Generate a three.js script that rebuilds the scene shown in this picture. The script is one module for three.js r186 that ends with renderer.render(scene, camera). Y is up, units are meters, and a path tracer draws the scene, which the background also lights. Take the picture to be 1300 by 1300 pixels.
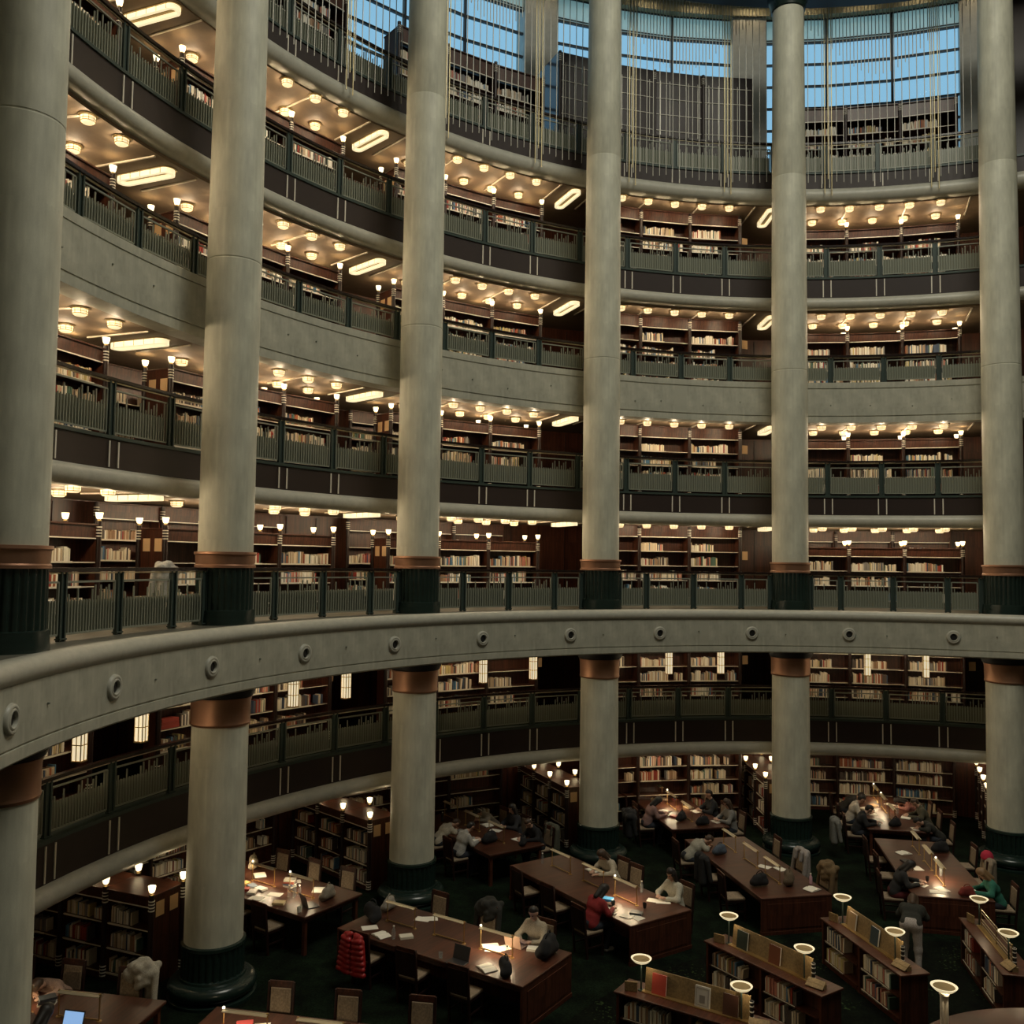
import * as THREE from 'three';
import { mergeGeometries, mergeVertices, toCreasedNormals } from 'three/addons/utils/BufferGeometryUtils.js';
import { RoundedBoxGeometry } from 'three/addons/geometries/RoundedBoxGeometry.js';
import { MarchingCubes } from 'three/addons/objects/MarchingCubes.js';
import { RectAreaLightUniformsLib } from 'three/addons/lights/RectAreaLightUniformsLib.js';

// ---------------------------------------------------------------- camera, sky, large light, exposure
const scene = new THREE.Scene();
const camera = new THREE.PerspectiveCamera(2 * Math.atan(650 / 1159.67) * 180 / Math.PI, 1, 0.1, 200);
camera.position.set(-9.772, 7.634, 9.617);
camera.rotation.set(0.0569, -0.1918, 0.0136, 'YXZ');
scene.background = new THREE.Color(0.28, 0.53, 0.70);
const renderer = new THREE.WebGLRenderer({ antialias: true });
renderer.toneMapping = THREE.LinearToneMapping;
renderer.toneMappingExposure = 1.0;
renderer.shadowMap.enabled = true;
RectAreaLightUniformsLib.init();
const DOME_Y = 29.4;
{
  const dome = new THREE.RectAreaLight(new THREE.Color(1.0, 0.96, 0.80), 9.5, 9, 9);   // the lit crown of the dome over the hall
  dome.position.set(0, DOME_Y - 0.12, 0); dome.rotation.x = -Math.PI / 2; scene.add(dome);
}
const LAMP = { drum: 1.5, oval: 1.5, torch: 0.2, lantern: 0.38, dish: 0.16, desk: 210 };

// ---------------------------------------------------------------- helpers
let seed = 20240611;
const rnd = () => { seed = (seed + 0x6D2B79F5) | 0; let t = Math.imul(seed ^ (seed >>> 15), 1 | seed); t = (t + Math.imul(t ^ (t >>> 7), 61 | t)) ^ t; return ((t ^ (t >>> 14)) >>> 0) / 4294967296; };
const rr = (a, b) => a + (b - a) * rnd();
const rad = (d) => d * Math.PI / 180;
const V = (x, y, z) => new THREE.Vector3(x, y, z);
const P = (r, deg, y = 0) => V(r * Math.sin(rad(deg)), y, -r * Math.cos(rad(deg)));
const at = (deg, r, t, y = 0) => P(r, deg, y).add(V(Math.cos(rad(deg)) * t, 0, Math.sin(rad(deg)) * t));   // radius r, t metres sideways
const taken = new Map();
const numbered = (n) => { const k = taken.get(n) ?? 0; taken.set(n, k + 1); return k ? n + '_' + String(k).padStart(3, '0') : n; };
const tag = (o, label, category, group, kind) => { o.userData = { label, category }; if (group) o.userData.group = group; if (kind) o.userData.kind = kind; return o; };
function grp(name, label, category, group, pos, ry = 0, kind) {
  const o = new THREE.Group(); o.name = numbered(name); if (pos) o.position.copy(pos); o.rotation.y = ry; scene.add(o); return tag(o, label, category, group, kind);
}
function mesh(name, geo, mat, parent) {
  const m = new THREE.Mesh(geo, mat); m.name = parent ? name : numbered(name); m.castShadow = m.receiveShadow = true; (parent ?? scene).add(m); return m;
}
const put = (m, x, y, z, ry = 0) => { m.position.set(x, y, z); m.rotation.y = ry; return m; };
function clone(src, label, group, pos, ry = 0) {
  const c = src.clone(); c.name = numbered(src.name.replace(/_\d{3}$/, '')); scene.add(c); c.position.copy(pos); c.rotation.set(0, ry, 0);
  c.userData = { ...src.userData, label, group }; return c;
}
const plain = (g) => { const o = g.index ? g.toNonIndexed() : g; for (const k of Object.keys(o.attributes)) if (!['position', 'normal', 'uv'].includes(k)) o.deleteAttribute(k); return o; };
const merge = (list) => mergeGeometries(list.map(plain));
function uvm(g, s = 1) {   // uv in metres from the dominant axis
  const p = g.attributes.position, n = g.attributes.normal, uv = new Float32Array(p.count * 2);
  for (let i = 0; i < p.count; i++) {
    const ax = Math.abs(n.getX(i)), ay = Math.abs(n.getY(i)), az = Math.abs(n.getZ(i));
    if (ay > ax && ay > az) { uv[2 * i] = p.getZ(i) * s; uv[2 * i + 1] = p.getX(i) * s; } else if (ax > az) { uv[2 * i] = p.getZ(i) * s; uv[2 * i + 1] = p.getY(i) * s; } else { uv[2 * i] = p.getX(i) * s; uv[2 * i + 1] = p.getY(i) * s; }
  }
  g.setAttribute('uv', new THREE.BufferAttribute(uv, 2)); return g;
}
const E_ = new THREE.Euler(), Q_ = new THREE.Quaternion();
function tf(g, x = 0, y = 0, z = 0, rx = 0, ry = 0, rz = 0) { const m = new THREE.Matrix4().compose(V(x, y, z), Q_.setFromEuler(E_.set(rx, ry, rz)), V(1, 1, 1)); return g.applyMatrix4(m); }
const bx = (w, h, d, x = 0, y = 0, z = 0, rx = 0, ry = 0, rz = 0) => tf(uvm(new THREE.BoxGeometry(w, h, d)), x, y, z, rx, ry, rz);
const rb = (w, h, d, x = 0, y = 0, z = 0, r = 0.01, rx = 0, ry = 0, rz = 0) => tf(uvm(new RoundedBoxGeometry(w, h, d, 2, r)), x, y, z, rx, ry, rz);
const cy = (r0, r1, h, x = 0, y = 0, z = 0, n = 12, rx = 0, ry = 0, rz = 0) => tf(new THREE.CylinderGeometry(r0, r1, h, n), x, y, z, rx, ry, rz);
const v2 = (l) => l.map(([x, y]) => new THREE.Vector2(x, y));
const lathe = (pts, n = 32, a = 0, len = Math.PI * 2) => new THREE.LatheGeometry(v2(pts), n, a, len);
const tube = (pts, r, n = 20, k = 6) => new THREE.TubeGeometry(new THREE.CatmullRomCurve3(pts.map((p) => V(...p))), n, r, k);
const sharp = (g, a = 0.6) => toCreasedNormals(g, a);
// profile swept round the hall (creased); closed polygon of [r, y]
function ring(pts, n = 192, closed = true) { const g = lathe(closed ? [...pts, pts[0]] : pts, n); const p = g.attributes.position, uv = g.attributes.uv; for (let i = 0; i < p.count; i++) { const a = Math.atan2(p.getX(i), p.getZ(i)); uv.setXY(i, a * 14, p.getY(i) + Math.hypot(p.getX(i), p.getZ(i))); } return sharp(g, 0.7); }

// ---------------------------------------------------------------- textures and materials
function tex(size, fn, srgb = true, rep = 1) {
  const d = new Uint8Array(size * size * 4);
  for (let y = 0; y < size; y++) for (let x = 0; x < size; x++) { const c = fn(x / size, y / size); const i = 4 * (y * size + x); d[i] = Math.max(0, Math.min(255, c[0] * 255)); d[i + 1] = Math.max(0, Math.min(255, c[1] * 255)); d[i + 2] = Math.max(0, Math.min(255, c[2] * 255)); d[i + 3] = 255; }
  const t = new THREE.DataTexture(d, size, size); t.wrapS = t.wrapT = THREE.RepeatWrapping; t.magFilter = THREE.LinearFilter; t.minFilter = THREE.LinearMipmapLinearFilter; t.generateMipmaps = true; t.repeat.set(rep, rep);
  if (srgb) t.colorSpace = THREE.SRGBColorSpace; t.needsUpdate = true; return t;
}
const lat = new Float32Array(256 * 256).map(() => rnd());
function vn(x, y, per) { const xi = Math.floor(x), yi = Math.floor(y), fx = x - xi, fy = y - yi, w = (a, b) => lat[(((a % per) + per) % per) + 256 * (((b % per) + per) % per)], s = (t) => t * t * (3 - 2 * t); const a = w(xi, yi), b = w(xi + 1, yi), c = w(xi, yi + 1), e = w(xi + 1, yi + 1); return a + (b - a) * s(fx) + (c - a) * s(fy) + (a - b - c + e) * s(fx) * s(fy); }
const fbm = (u, v, f) => 0.5 * vn(u * f, v * f, f) + 0.3 * vn(u * f * 2 + 9, v * f * 2, f * 2) + 0.2 * vn(u * f * 4, v * f * 4 + 5, f * 4);
const woodTex = tex(256, (u, v) => { const g = fbm(u, v * 0.06 + fbm(u, v, 4) * 0.03, 32), k = 0.72 + 0.5 * (g - 0.5) + 0.12 * (vn(u * 8, v * 2, 8) - 0.5); return [k, k * 0.98, k * 0.95]; });
const plasterTex = tex(256, (u, v) => { const k = 0.93 + 0.10 * (fbm(u, v, 8) - 0.5) + 0.05 * (vn(u * 128, v * 128, 128) - 0.5); return [k, k, k * 0.985]; });
const stainTex = tex(512, (u, v) => { const k = 0.90 + 0.16 * (fbm(u, v, 4) - 0.5) + 0.10 * (fbm(u, v * 0.25, 16) - 0.5) + 0.03 * (vn(u * 200, v * 200, 200) - 0.5); return [k, k * 0.995, k * 0.97]; });
const carpetTex = tex(512, (u, v) => { const a = fbm(u, v, 8), n = vn(u * 160, v * 160, 160), k = 0.5 + 0.5 * (a - 0.5) + 0.35 * (n - 0.5); return [k, k, k]; });
const fleckTex = tex(512, (u, v) => { const a = fbm(u, v, 8), n = vn(u * 90, v * 90, 90), m = fbm(u + 0.31, v + 0.17, 6), k = 0.2 + 0.22 * (a - 0.5) + 0.12 * (n - 0.5), s = n > 0.80 && m > 0.54 ? 0.5 * (n - 0.6) * 2.5 : 0; return [k + s, k + s, k + s * 0.75]; });
const clothTex = tex(128, (u, v) => { const k = 0.85 + 0.2 * (vn(u * 64, v * 64, 64) - 0.5) + 0.1 * (fbm(u, v, 8) - 0.5); return [k, k, k]; });
const lin = (r, g, b) => new THREE.Color().setRGB(r, g, b);
const std = (c, rough = 0.6, more = {}) => new THREE.MeshStandardMaterial({ color: c, roughness: rough, ...more });
const M = {
  column: std(lin(0.66, 0.66, 0.565), 0.55, { map: stainTex, bumpMap: stainTex, bumpScale: 0.002 }),
  plaster: std(lin(0.52, 0.52, 0.45), 0.6, { map: stainTex }),
  trim: std(lin(0.50, 0.49, 0.43), 0.4, { map: plasterTex }),
  ceiling: std(lin(0.235, 0.165, 0.105), 0.75, { map: plasterTex }),
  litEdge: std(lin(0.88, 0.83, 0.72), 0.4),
  batten: std(lin(0.70, 0.62, 0.5), 0.5),
  wood: std(lin(0.128, 0.044, 0.025), 0.36, { map: woodTex }),
  woodDark: std(lin(0.035, 0.013, 0.010), 0.4, { map: woodTex }),
  fascia: std(lin(0.026, 0.014, 0.012), 0.5, { map: plasterTex }),
  green: std(lin(0.040, 0.060, 0.052), 0.42, { metalness: 0.2 }),
  greenStone: std(lin(0.014, 0.030, 0.026), 0.25, { map: stainTex }),
  rail: std(lin(0.24, 0.255, 0.205), 0.4, { metalness: 0.15 }),
  railPane: std(lin(0.20, 0.21, 0.16), 0.2),
  handrail: std(lin(0.035, 0.018, 0.014), 0.25, { map: woodTex }),
  copper: std(lin(0.46, 0.25, 0.165), 0.42, { metalness: 0.7, map: stainTex }),
  brass: std(lin(0.55, 0.38, 0.16), 0.35, { metalness: 0.9 }),
  brassPale: std(lin(0.62, 0.54, 0.38), 0.4, { metalness: 0.6 }),
  strip: std(lin(0.75, 0.70, 0.6), 0.45),
  pale: std(lin(0.72, 0.66, 0.54), 0.6),
  black: std(lin(0.006, 0.006, 0.006), 0.6),
  carpet: new THREE.MeshPhysicalMaterial({ color: lin(0.018, 0.038, 0.018), roughness: 1, specularIntensity: 0.2, map: carpetTex }),
  fleck: new THREE.MeshPhysicalMaterial({ color: lin(0.075, 0.125, 0.068), roughness: 1, specularIntensity: 0.2, map: fleckTex }),
  beige: std(lin(0.40, 0.30, 0.20), 0.9, { map: clothTex }),
  paper: std(lin(0.78, 0.74, 0.64), 0.85),
  notice: std(lin(0.72, 0.47, 0.25), 0.8),
  tanBoard: std(lin(0.30, 0.20, 0.085), 0.7, { map: clothTex }),
  mullion: std(lin(0.03, 0.036, 0.042), 0.5),
  pilaster: std(lin(0.58, 0.58, 0.55), 0.6, { map: plasterTex }),
  rodDark: std(lin(0.50, 0.48, 0.42), 0.4, { metalness: 0.4 }),
  rodGold: std(lin(0.62, 0.52, 0.30), 0.35, { metalness: 0.6 }),
  cage: std(lin(0.35, 0.25, 0.11), 0.4, { metalness: 0.7 }),
  glow: std(lin(0.9, 0.8, 0.6), 0.5, { emissive: lin(1.0, 0.78, 0.42), emissiveIntensity: 1.1 }),
  glowOval: std(lin(0.9, 0.85, 0.7), 0.5, { emissive: lin(1.0, 0.82, 0.48), emissiveIntensity: 0.95 }),
  glowTorch: std(lin(0.9, 0.8, 0.6), 0.5, { emissive: lin(1.0, 0.80, 0.45), emissiveIntensity: 2.4 }),
  glowLantern: std(lin(0.9, 0.85, 0.7), 0.6, { emissive: lin(1.0, 0.83, 0.52), emissiveIntensity: 0.75 }),
  glowDish: std(lin(0.9, 0.85, 0.7), 0.6, { emissive: lin(1.0, 0.82, 0.48), emissiveIntensity: 0.62 }),
  glowDesk: std(lin(0.9, 0.85, 0.7), 0.6, { emissive: lin(1.0, 0.86, 0.6), emissiveIntensity: 3.0 }),
  dishInside: std(lin(0.34, 0.25, 0.12), 0.5, { metalness: 0.5 }),
  glass: new THREE.MeshPhysicalMaterial({ color: lin(0.93, 0.97, 1), roughness: 0.02, transmission: 1, thickness: 0, ior: 1.45, specularIntensity: 0.05 }),
  frosted: new THREE.MeshPhysicalMaterial({ color: lin(0.95, 0.97, 0.9), roughness: 0.9, transmission: 0.85, thickness: 0, ior: 1.45 }),
  clear: new THREE.MeshPhysicalMaterial({ color: lin(0.9, 0.93, 0.93), roughness: 0.05, transmission: 0.9, thickness: 0, ior: 1.4 }),
};
function pointLight(parent, c, i, x, y, z, r = 2) { const l = new THREE.PointLight(c, i, 0, 2); l.position.set(x, y, z); l.castShadow = true; l.shadow.radius = r; parent.add(l); return l; }
const WARM = lin(1.0, 0.78, 0.50), WARM2 = lin(1.0, 0.78, 0.48);

// ---------------------------------------------------------------- layout of the round hall
const COL = (k) => -101.7 + 22.5 * k;               // columns 1..6 are in view
const BAYS = [0, 1, 2, 3, 4].map((b) => ({ b, c: -67.95 + 22.5 * b, name: ['fur coat bay', 'red coat bay', 'red sweater bay', 'tall shelf bay', 'green jacket bay'][b], tall: b === 3 }));
const LV = {
  1: { name: 'first gallery', floor: 3.34, hand: 4.28, fas: 2.70, R: 15.0, ceil: 5.46 },
  2: { name: 'ring beam gallery', floor: 6.48, hand: 7.50, R: 14.0, ceil: 8.86 },
  3: { name: 'third gallery', floor: 9.72, hand: 10.77, fas: 9.18, R: 15.3, ceil: 11.84 },
  4: { name: 'white banded gallery', floor: 12.97, hand: 13.79, R: 14.95, ceil: 15.16 },
  5: { name: 'fifth gallery', floor: 16.18, hand: 17.19, fas: 15.59, R: 15.3, ceil: 18.42 },
  6: { name: 'top gallery', floor: 19.40, hand: 20.36, fas: 18.92, R: 15.4, ceil: 26.3 },
};
const RW = 18.65;

// ---------------------------------------------------------------- structure
{
  const f = mesh('floor', uvm(sharp(lathe([[0, -0.3], [RW + 0.4, -0.3], [RW + 0.4, 0], [0, 0]], 128), 0.5), 0.33), M.carpet);
  tag(f, 'dark green patterned carpet on the round ground floor', 'floor', null, 'structure');
  mesh('flecked_carpet', uvm(sharp(lathe([[0, 0.001], [8.05, 0.001], [8.05, 0.006], [0, 0.006]], 128), 0.5), 0.33), M.fleck, f);
  const w = mesh('wall_outer', ring([[RW, 0], [RW + 0.35, 0], [RW + 0.35, 20.3], [RW, 20.3]]), M.wood);
  tag(w, 'dark red brown wood panelled wall round the back of the galleries', 'wall', null, 'structure');
  const pg = bx(0.035, 1, 0.03); let k = 0;
  for (const [y0, y1] of [[0, 2.4], [3.34, 5.4], [6.48, 8.8], [9.72, 11.8], [12.97, 15.1], [16.18, 18.4]]) for (let a = -84; a <= 40; a += 2.8125) { const s = mesh('panel_moulding', pg, M.woodDark, w); s.scale.y = y1 - y0; s.position.copy(P(RW - 0.01, a, (y0 + y1) / 2)); s.rotation.y = -rad(a); k++; }
  const dome = mesh('ceiling', ring([[14.95, 26.3], [RW + 0.35, 26.3], [RW + 0.35, 26.7], [15.4, 26.7], [15.2, 28.2], [14.2, 30.4], [12.2, 32.3], [9.6, 33.5], [0.01, 34.6], [0.01, 34.3], [9.35, 33.3], [11.9, 32.1], [13.8, 30.2], [14.8, 28.2]], 96), M.plaster);
  tag(dome, 'pale plaster dome and flat ring ceiling above the hall', 'ceiling', null, 'structure');
  const crown = mesh('dome_light', ring([[0.001, DOME_Y], [6.4, DOME_Y], [6.4, DOME_Y + 0.2], [0.001, DOME_Y + 0.2]], 64), std(lin(0.9, 0.9, 0.85), 0.6, { emissive: lin(1, 0.97, 0.88), emissiveIntensity: 0.8 }));
  tag(crown, 'large round glowing light panel hung below the dome', 'ceiling light', null);
  const eb = mesh('beam_eaves', ring([[13.4, 24.02], [14.6, 24.02], [14.6, 24.9], [13.4, 24.9]]), M.mullion);
  tag(eb, 'dark round eaves beam carried on the tall column tops', 'beam', null, 'structure');
  // galleries
  for (const n of [1, 3, 4, 5, 6]) {
    const L = LV[n], below = LV[n - 1]?.ceil ?? 2.46, g = grp('gallery_floor', `${{ 1: 'lowest dark', 3: 'dark fronted', 4: 'broad pale banded', 5: 'dark fronted upper', 6: 'uppermost dark fronted' }[n]} round balcony slab of the ${L.name}`, 'balcony', 'round gallery slabs', null, 0, 'structure');
    const R = L.R;
    if (n === 4) {
      mesh('band', ring([[14.8, 11.81], [14.8, 11.98], [14.825, 11.985], [14.825, 12.005], [14.8, 12.01], [14.8, 12.78], [14.825, 12.785], [14.825, 12.805], [14.8, 12.81], [14.8, 12.97], [15.25, 12.97], [15.25, 11.81]], 256), M.plaster, g);
      for (const B of BAYS) for (const d of [-6, -2.2, 1.9, 5.8]) { const s = mesh('fixing_stud', cy(0.016, 0.02, 0.03, 0, 0, 0, 8, Math.PI / 2), M.rail, g); s.position.copy(P(14.79, B.c + d + rr(-1, 1), 12.36 + rr(-0.12, 0.12))); s.rotation.y = -rad(B.c + d); }
      mesh('floor_slab', ring([[15.25, 12.75], [15.25, 12.97], [RW, 12.97], [RW, 12.75]]), M.carpet, g);
      mesh('ceiling_panel', ring([[15.25, below], [15.25, below + 0.2], [RW, below + 0.2], [RW, below]]), M.ceiling, g);
    } else {
      mesh('fascia', ring([[R, L.fas], [R, L.floor - 0.03], [R + 0.2, L.floor - 0.03], [R + 0.2, L.fas]], 256), M.fascia, g);
      mesh('edge_trim', ring([[R - 0.03, L.floor - 0.03], [R - 0.03, L.floor + 0.03], [R + 0.2, L.floor + 0.03], [R + 0.2, L.floor - 0.03]], 256), M.green, g);
      const q = n === 6 ? 0.23 : 0.18, yc = L.fas - q, prof = []; for (let i = 0; i <= 12; i++) { const a = Math.PI / 2 + Math.PI * i / 12; prof.push([R + 0.02 + q * Math.cos(a), yc + q * Math.sin(a)]); } prof.push([R + 0.16, yc - q], [R + 0.16, yc + q]);
      mesh('bullnose', ring(prof, 256), M.trim, g);
      mesh('floor_slab', ring([[R + 0.2, L.floor - 0.2], [R + 0.2, L.floor], [RW, L.floor], [RW, L.floor - 0.2]]), M.carpet, g);
      mesh('ceiling_panel', ring([[R + 0.1, below], [R + 0.1, below + 0.15], [RW, below + 0.15], [RW, below]]), M.ceiling, g);
      const sg = bx(0.028, L.floor - L.fas - 0.09, 0.02);
      for (const B of BAYS) for (const d of [-5.625, 0, 5.625]) for (const s of [-1, 1]) { const m = mesh('fascia_strip', sg, M.strip, g), a = B.c + d + s * 0.42; m.position.copy(P(R - 0.008, a, (L.floor + L.fas) / 2 - 0.02)); m.rotation.y = -rad(a); }
    }
    if (n > 1 || true) { const bg = bx(0.035, 0.03, 1.45); for (const B of BAYS) for (const d of [-9.2, -3.05, 3.05, 9.2]) { const m = mesh('ceiling_batten', bg, M.batten, g); m.position.copy(P(16.2, B.c + d, below - 0.012)); m.rotation.y = -rad(B.c + d); } }
  }
  // ring beam with portholes
  const rbm = grp('beam_ring', 'broad pale ring beam with round portholes and a rolled top edge', 'beam', null, null, 0, 'structure');
  const roll = []; for (let i = 0; i <= 14; i++) { const a = -Math.PI * 0.5 - Math.PI * i / 14; roll.push([13.30 + 0.15 * Math.cos(a), 6.36 + 0.145 * Math.sin(a)]); }
  mesh('beam_face', ring([[14.9, 5.37], [13.24, 5.37], [13.205, 5.40], [13.205, 5.535], [13.235, 5.54], [13.235, 5.56], [13.21, 5.565], [13.21, 6.24], [13.4, 6.24], [14.9, 6.24]], 320), M.plaster, rbm);
  mesh('rolled_edge', ring([...roll, [13.45, 6.49], [13.45, 6.22]], 320), M.trim, rbm);
  mesh('walkway', ring([[13.42, 6.24], [13.42, 6.485], [RW, 6.485], [RW, 6.24]]), std(lin(0.16, 0.155, 0.13), 0.35, { map: stainTex }), rbm);
  mesh('ceiling_panel', ring([[14.9, 5.46], [14.9, 6.2], [RW, 6.2], [RW, 5.46]]), M.ceiling, rbm);
  const rim = lathe([[0.085, 0.0], [0.085, 0.045], [0.1, 0.055], [0.115, 0.04], [0.125, 0.04], [0.14, 0.05], [0.17, 0.035], [0.178, 0.0]], 28).rotateX(Math.PI / 2), eye = lathe([[0.0001, 0.012], [0.05, 0.02], [0.088, 0.004]], 20).rotateX(Math.PI / 2), peg = cy(0.012, 0.016, 0.03, 0, 0, 0.015, 8, Math.PI / 2);
  for (let k = -1; k <= 10; k++) {
    const a = -73.56 + 11.25 * k, p = P(13.212, a, 5.885), m = mesh('porthole_rim', rim, M.trim, rbm); put(m, p.x, p.y, p.z, -rad(a)); mesh('porthole_lens', eye, M.black, m);
    const a2 = a + 5 + rr(-1.2, 1.2), q = P(13.21, a2, 5.9 + rr(-0.06, 0.06)); put(mesh('fixing_peg', peg, M.rail, rbm), q.x, q.y, q.z, -rad(a2));
  }
}
// columns
function fluted(r, h, n, y0) { const g = new THREE.CylinderGeometry(r, r, h, n * 6, 1, true), p = g.attributes.position; for (let i = 0; i < p.count; i++) { const a = Math.atan2(p.getX(i), p.getZ(i)), k = 1 - 0.055 * Math.pow(Math.abs(Math.cos(a * n / 2)), 6); p.setX(i, p.getX(i) * k); p.setZ(i, p.getZ(i) * k); } g.computeVertexNormals(); return g.translate(0, y0 + h / 2, 0); }
const scol = (g) => { const p = g.attributes.position, uv = g.attributes.uv; for (let i = 0; i < p.count; i++) uv.setXY(i, uv.getX(i) * 3, p.getY(i) * 0.5); return g; };
{
  const parts = {
    up: scol(sharp(lathe([[0.485, 7.76], [0.487, 13.08], [0.479, 13.09], [0.479, 13.105], [0.486, 13.115], [0.462, 18.6], [0.456, 18.605], [0.456, 18.62], [0.461, 18.63], [0.432, 23.55]], 48), 0.5)),
    low: scol(lathe([[0.505, 0.9], [0.503, 2.5], [0.492, 4.72]], 48)),
  };
  const upBand = sharp(lathe([[0.5, 7.5], [0.535, 7.5], [0.535, 7.54], [0.515, 7.56], [0.525, 7.72], [0.55, 7.74], [0.545, 7.78], [0.48, 7.785]], 48), 0.5), lowBand = sharp(lathe([[0.49, 4.70], [0.51, 4.70], [0.525, 4.74], [0.515, 4.78], [0.52, 5.12], [0.54, 5.19], [0.49, 5.19]], 48), 0.5);
  const neck = sharp(lathe([[0.5, 5.18], [0.56, 5.21], [0.6, 5.30], [0.6, 5.375]], 40), 0.5), capital = sharp(lathe([[0.43, 23.5], [0.47, 23.53], [0.5, 23.7], [0.58, 23.9], [0.58, 24.03]], 40), 0.5);
  const pedUp = fluted(0.505, 0.9, 28, 6.6), pedUpBase = sharp(lathe([[0.5, 6.75], [0.53, 6.74], [0.545, 6.6], [0.55, 6.485]], 48), 0.5);
  const pedLow = fluted(0.545, 0.55, 28, 0.36), cap2 = sharp(lathe([[0.5, 0.95], [0.555, 0.935], [0.56, 0.88], [0.54, 0.86]], 48), 0.5);
  const tor = []; for (let i = 0; i <= 12; i++) { const a = Math.PI / 2 - Math.PI * i / 12; tor.push([0.62 + 0.14 * Math.cos(a), 0.2 + 0.13 * Math.sin(a)]); } const torus = sharp(lathe([[0.5, 0.4], [0.57, 0.38], [0.58, 0.34], ...tor, [0.74, 0.06], [0.76, 0.05], [0.76, 0]], 48), 0.8);
  const desc = { 1: 'beside the fur coat bay end', 2: 'between the fur coat bay and the red coat bay', 3: 'between the red coat bay and the red sweater bay', 4: 'between the red sweater bay and the tall shelf bay', 5: 'between the tall shelf bay and the green jacket bay', 6: 'beyond the green jacket bay' };
  for (let k = 0; k <= 15; k++) {
    const a = COL(k), d = desc[k] ?? null;
    const u = grp('column_upper', `tall pale round column with copper band ${d ?? 'on the far side of the hall'}`, 'column', 'tall upper columns', P(14, a), -rad(a), 'structure');
    mesh('shaft', parts.up, M.column, u); mesh('copper_band', upBand, M.copper, u); const pd = mesh('pedestal', pedUp, M.greenStone, u); mesh('plinth', pedUpBase, M.greenStone, pd); mesh('capital', capital, M.greenStone, u);
    const l = grp('column_lower', `stout ground floor column under the ring beam ${d ?? 'on the far side'}`, 'column', 'ground floor columns', P(14, a), -rad(a), 'structure');
    mesh('shaft', parts.low, M.column, l); mesh('copper_capital', lowBand, M.copper, l); mesh('neck', neck, M.black, l); const q = mesh('pedestal', pedLow, M.greenStone, l); mesh('collar', cap2, M.greenStone, q); mesh('base', torus, M.greenStone, l);
  }
}
// ---------------------------------------------------------------- books: one pool; the largest in view become single things
const BOOKC = [[0.78, 0.70, 0.55], [0.68, 0.56, 0.40], [0.82, 0.78, 0.68], [0.50, 0.38, 0.26], [0.36, 0.22, 0.13], [0.10, 0.08, 0.07], [0.33, 0.045, 0.03], [0.40, 0.13, 0.06], [0.07, 0.10, 0.16], [0.10, 0.22, 0.36], [0.09, 0.16, 0.12], [0.52, 0.42, 0.18], [0.24, 0.23, 0.22], [0.56, 0.22, 0.16]];
const BOOKN = ['cream', 'buff', 'white', 'tan', 'brown', 'black', 'dark red', 'orange brown', 'navy', 'blue', 'dark green', 'mustard', 'grey', 'salmon'];
const BOOKW = [18, 11, 24, 8, 7, 9, 5, 4, 4, 4, 3, 3, 5, 4], BOOKT = BOOKW.reduce((a, b) => a + b);
const pickBook = () => { let k = rnd() * BOOKT; for (let i = 0; i < BOOKW.length; i++) { k -= BOOKW[i]; if (k < 0) return i; } return 0; };
const pool = [];
const frame = (pos, ry) => new THREE.Matrix4().compose(pos, new THREE.Quaternion().setFromEuler(new THREE.Euler(0, ry, 0)), V(1, 1, 1));
// books from x0 towards x1 along local x on a shelf at y, spines at zf looking along dir * z
function fillShelf(mat, x0, x1, y, zf, dir, where, hmax = 0.3) {
  let x = x0, h0 = rr(0.19, 0.25), c0 = pickBook();
  while (x < x1) {
    if (rnd() < 0.14) { h0 = rr(0.18, 0.27); c0 = pickBook(); }
    const t = rr(0.018, 0.042), h = Math.min(hmax, h0 + rr(-0.02, 0.03)), d = rr(0.14, 0.19), c = rnd() < 0.45 ? c0 : pickBook(), lean = rnd() < 0.04 ? rr(-0.16, 0.16) : 0;
    if (x + t > x1) break;
    const q = new THREE.Matrix4().multiplyMatrices(mat, new THREE.Matrix4().compose(V(x + t / 2 + (lean ? 0.01 : 0), y + h / 2 + (lean ? 0.003 : 0), zf - dir * (d / 2 + rr(0.005, 0.025))), new THREE.Quaternion().setFromEuler(new THREE.Euler(0, dir < 0 ? Math.PI : 0, lean)), V(t * 0.96, h, d)));
    pool.push({ q, c, where }); x += t + (lean ? 0.03 : rnd() < 0.03 ? 0.03 : 0.001);
  }
  return x;
}
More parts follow.
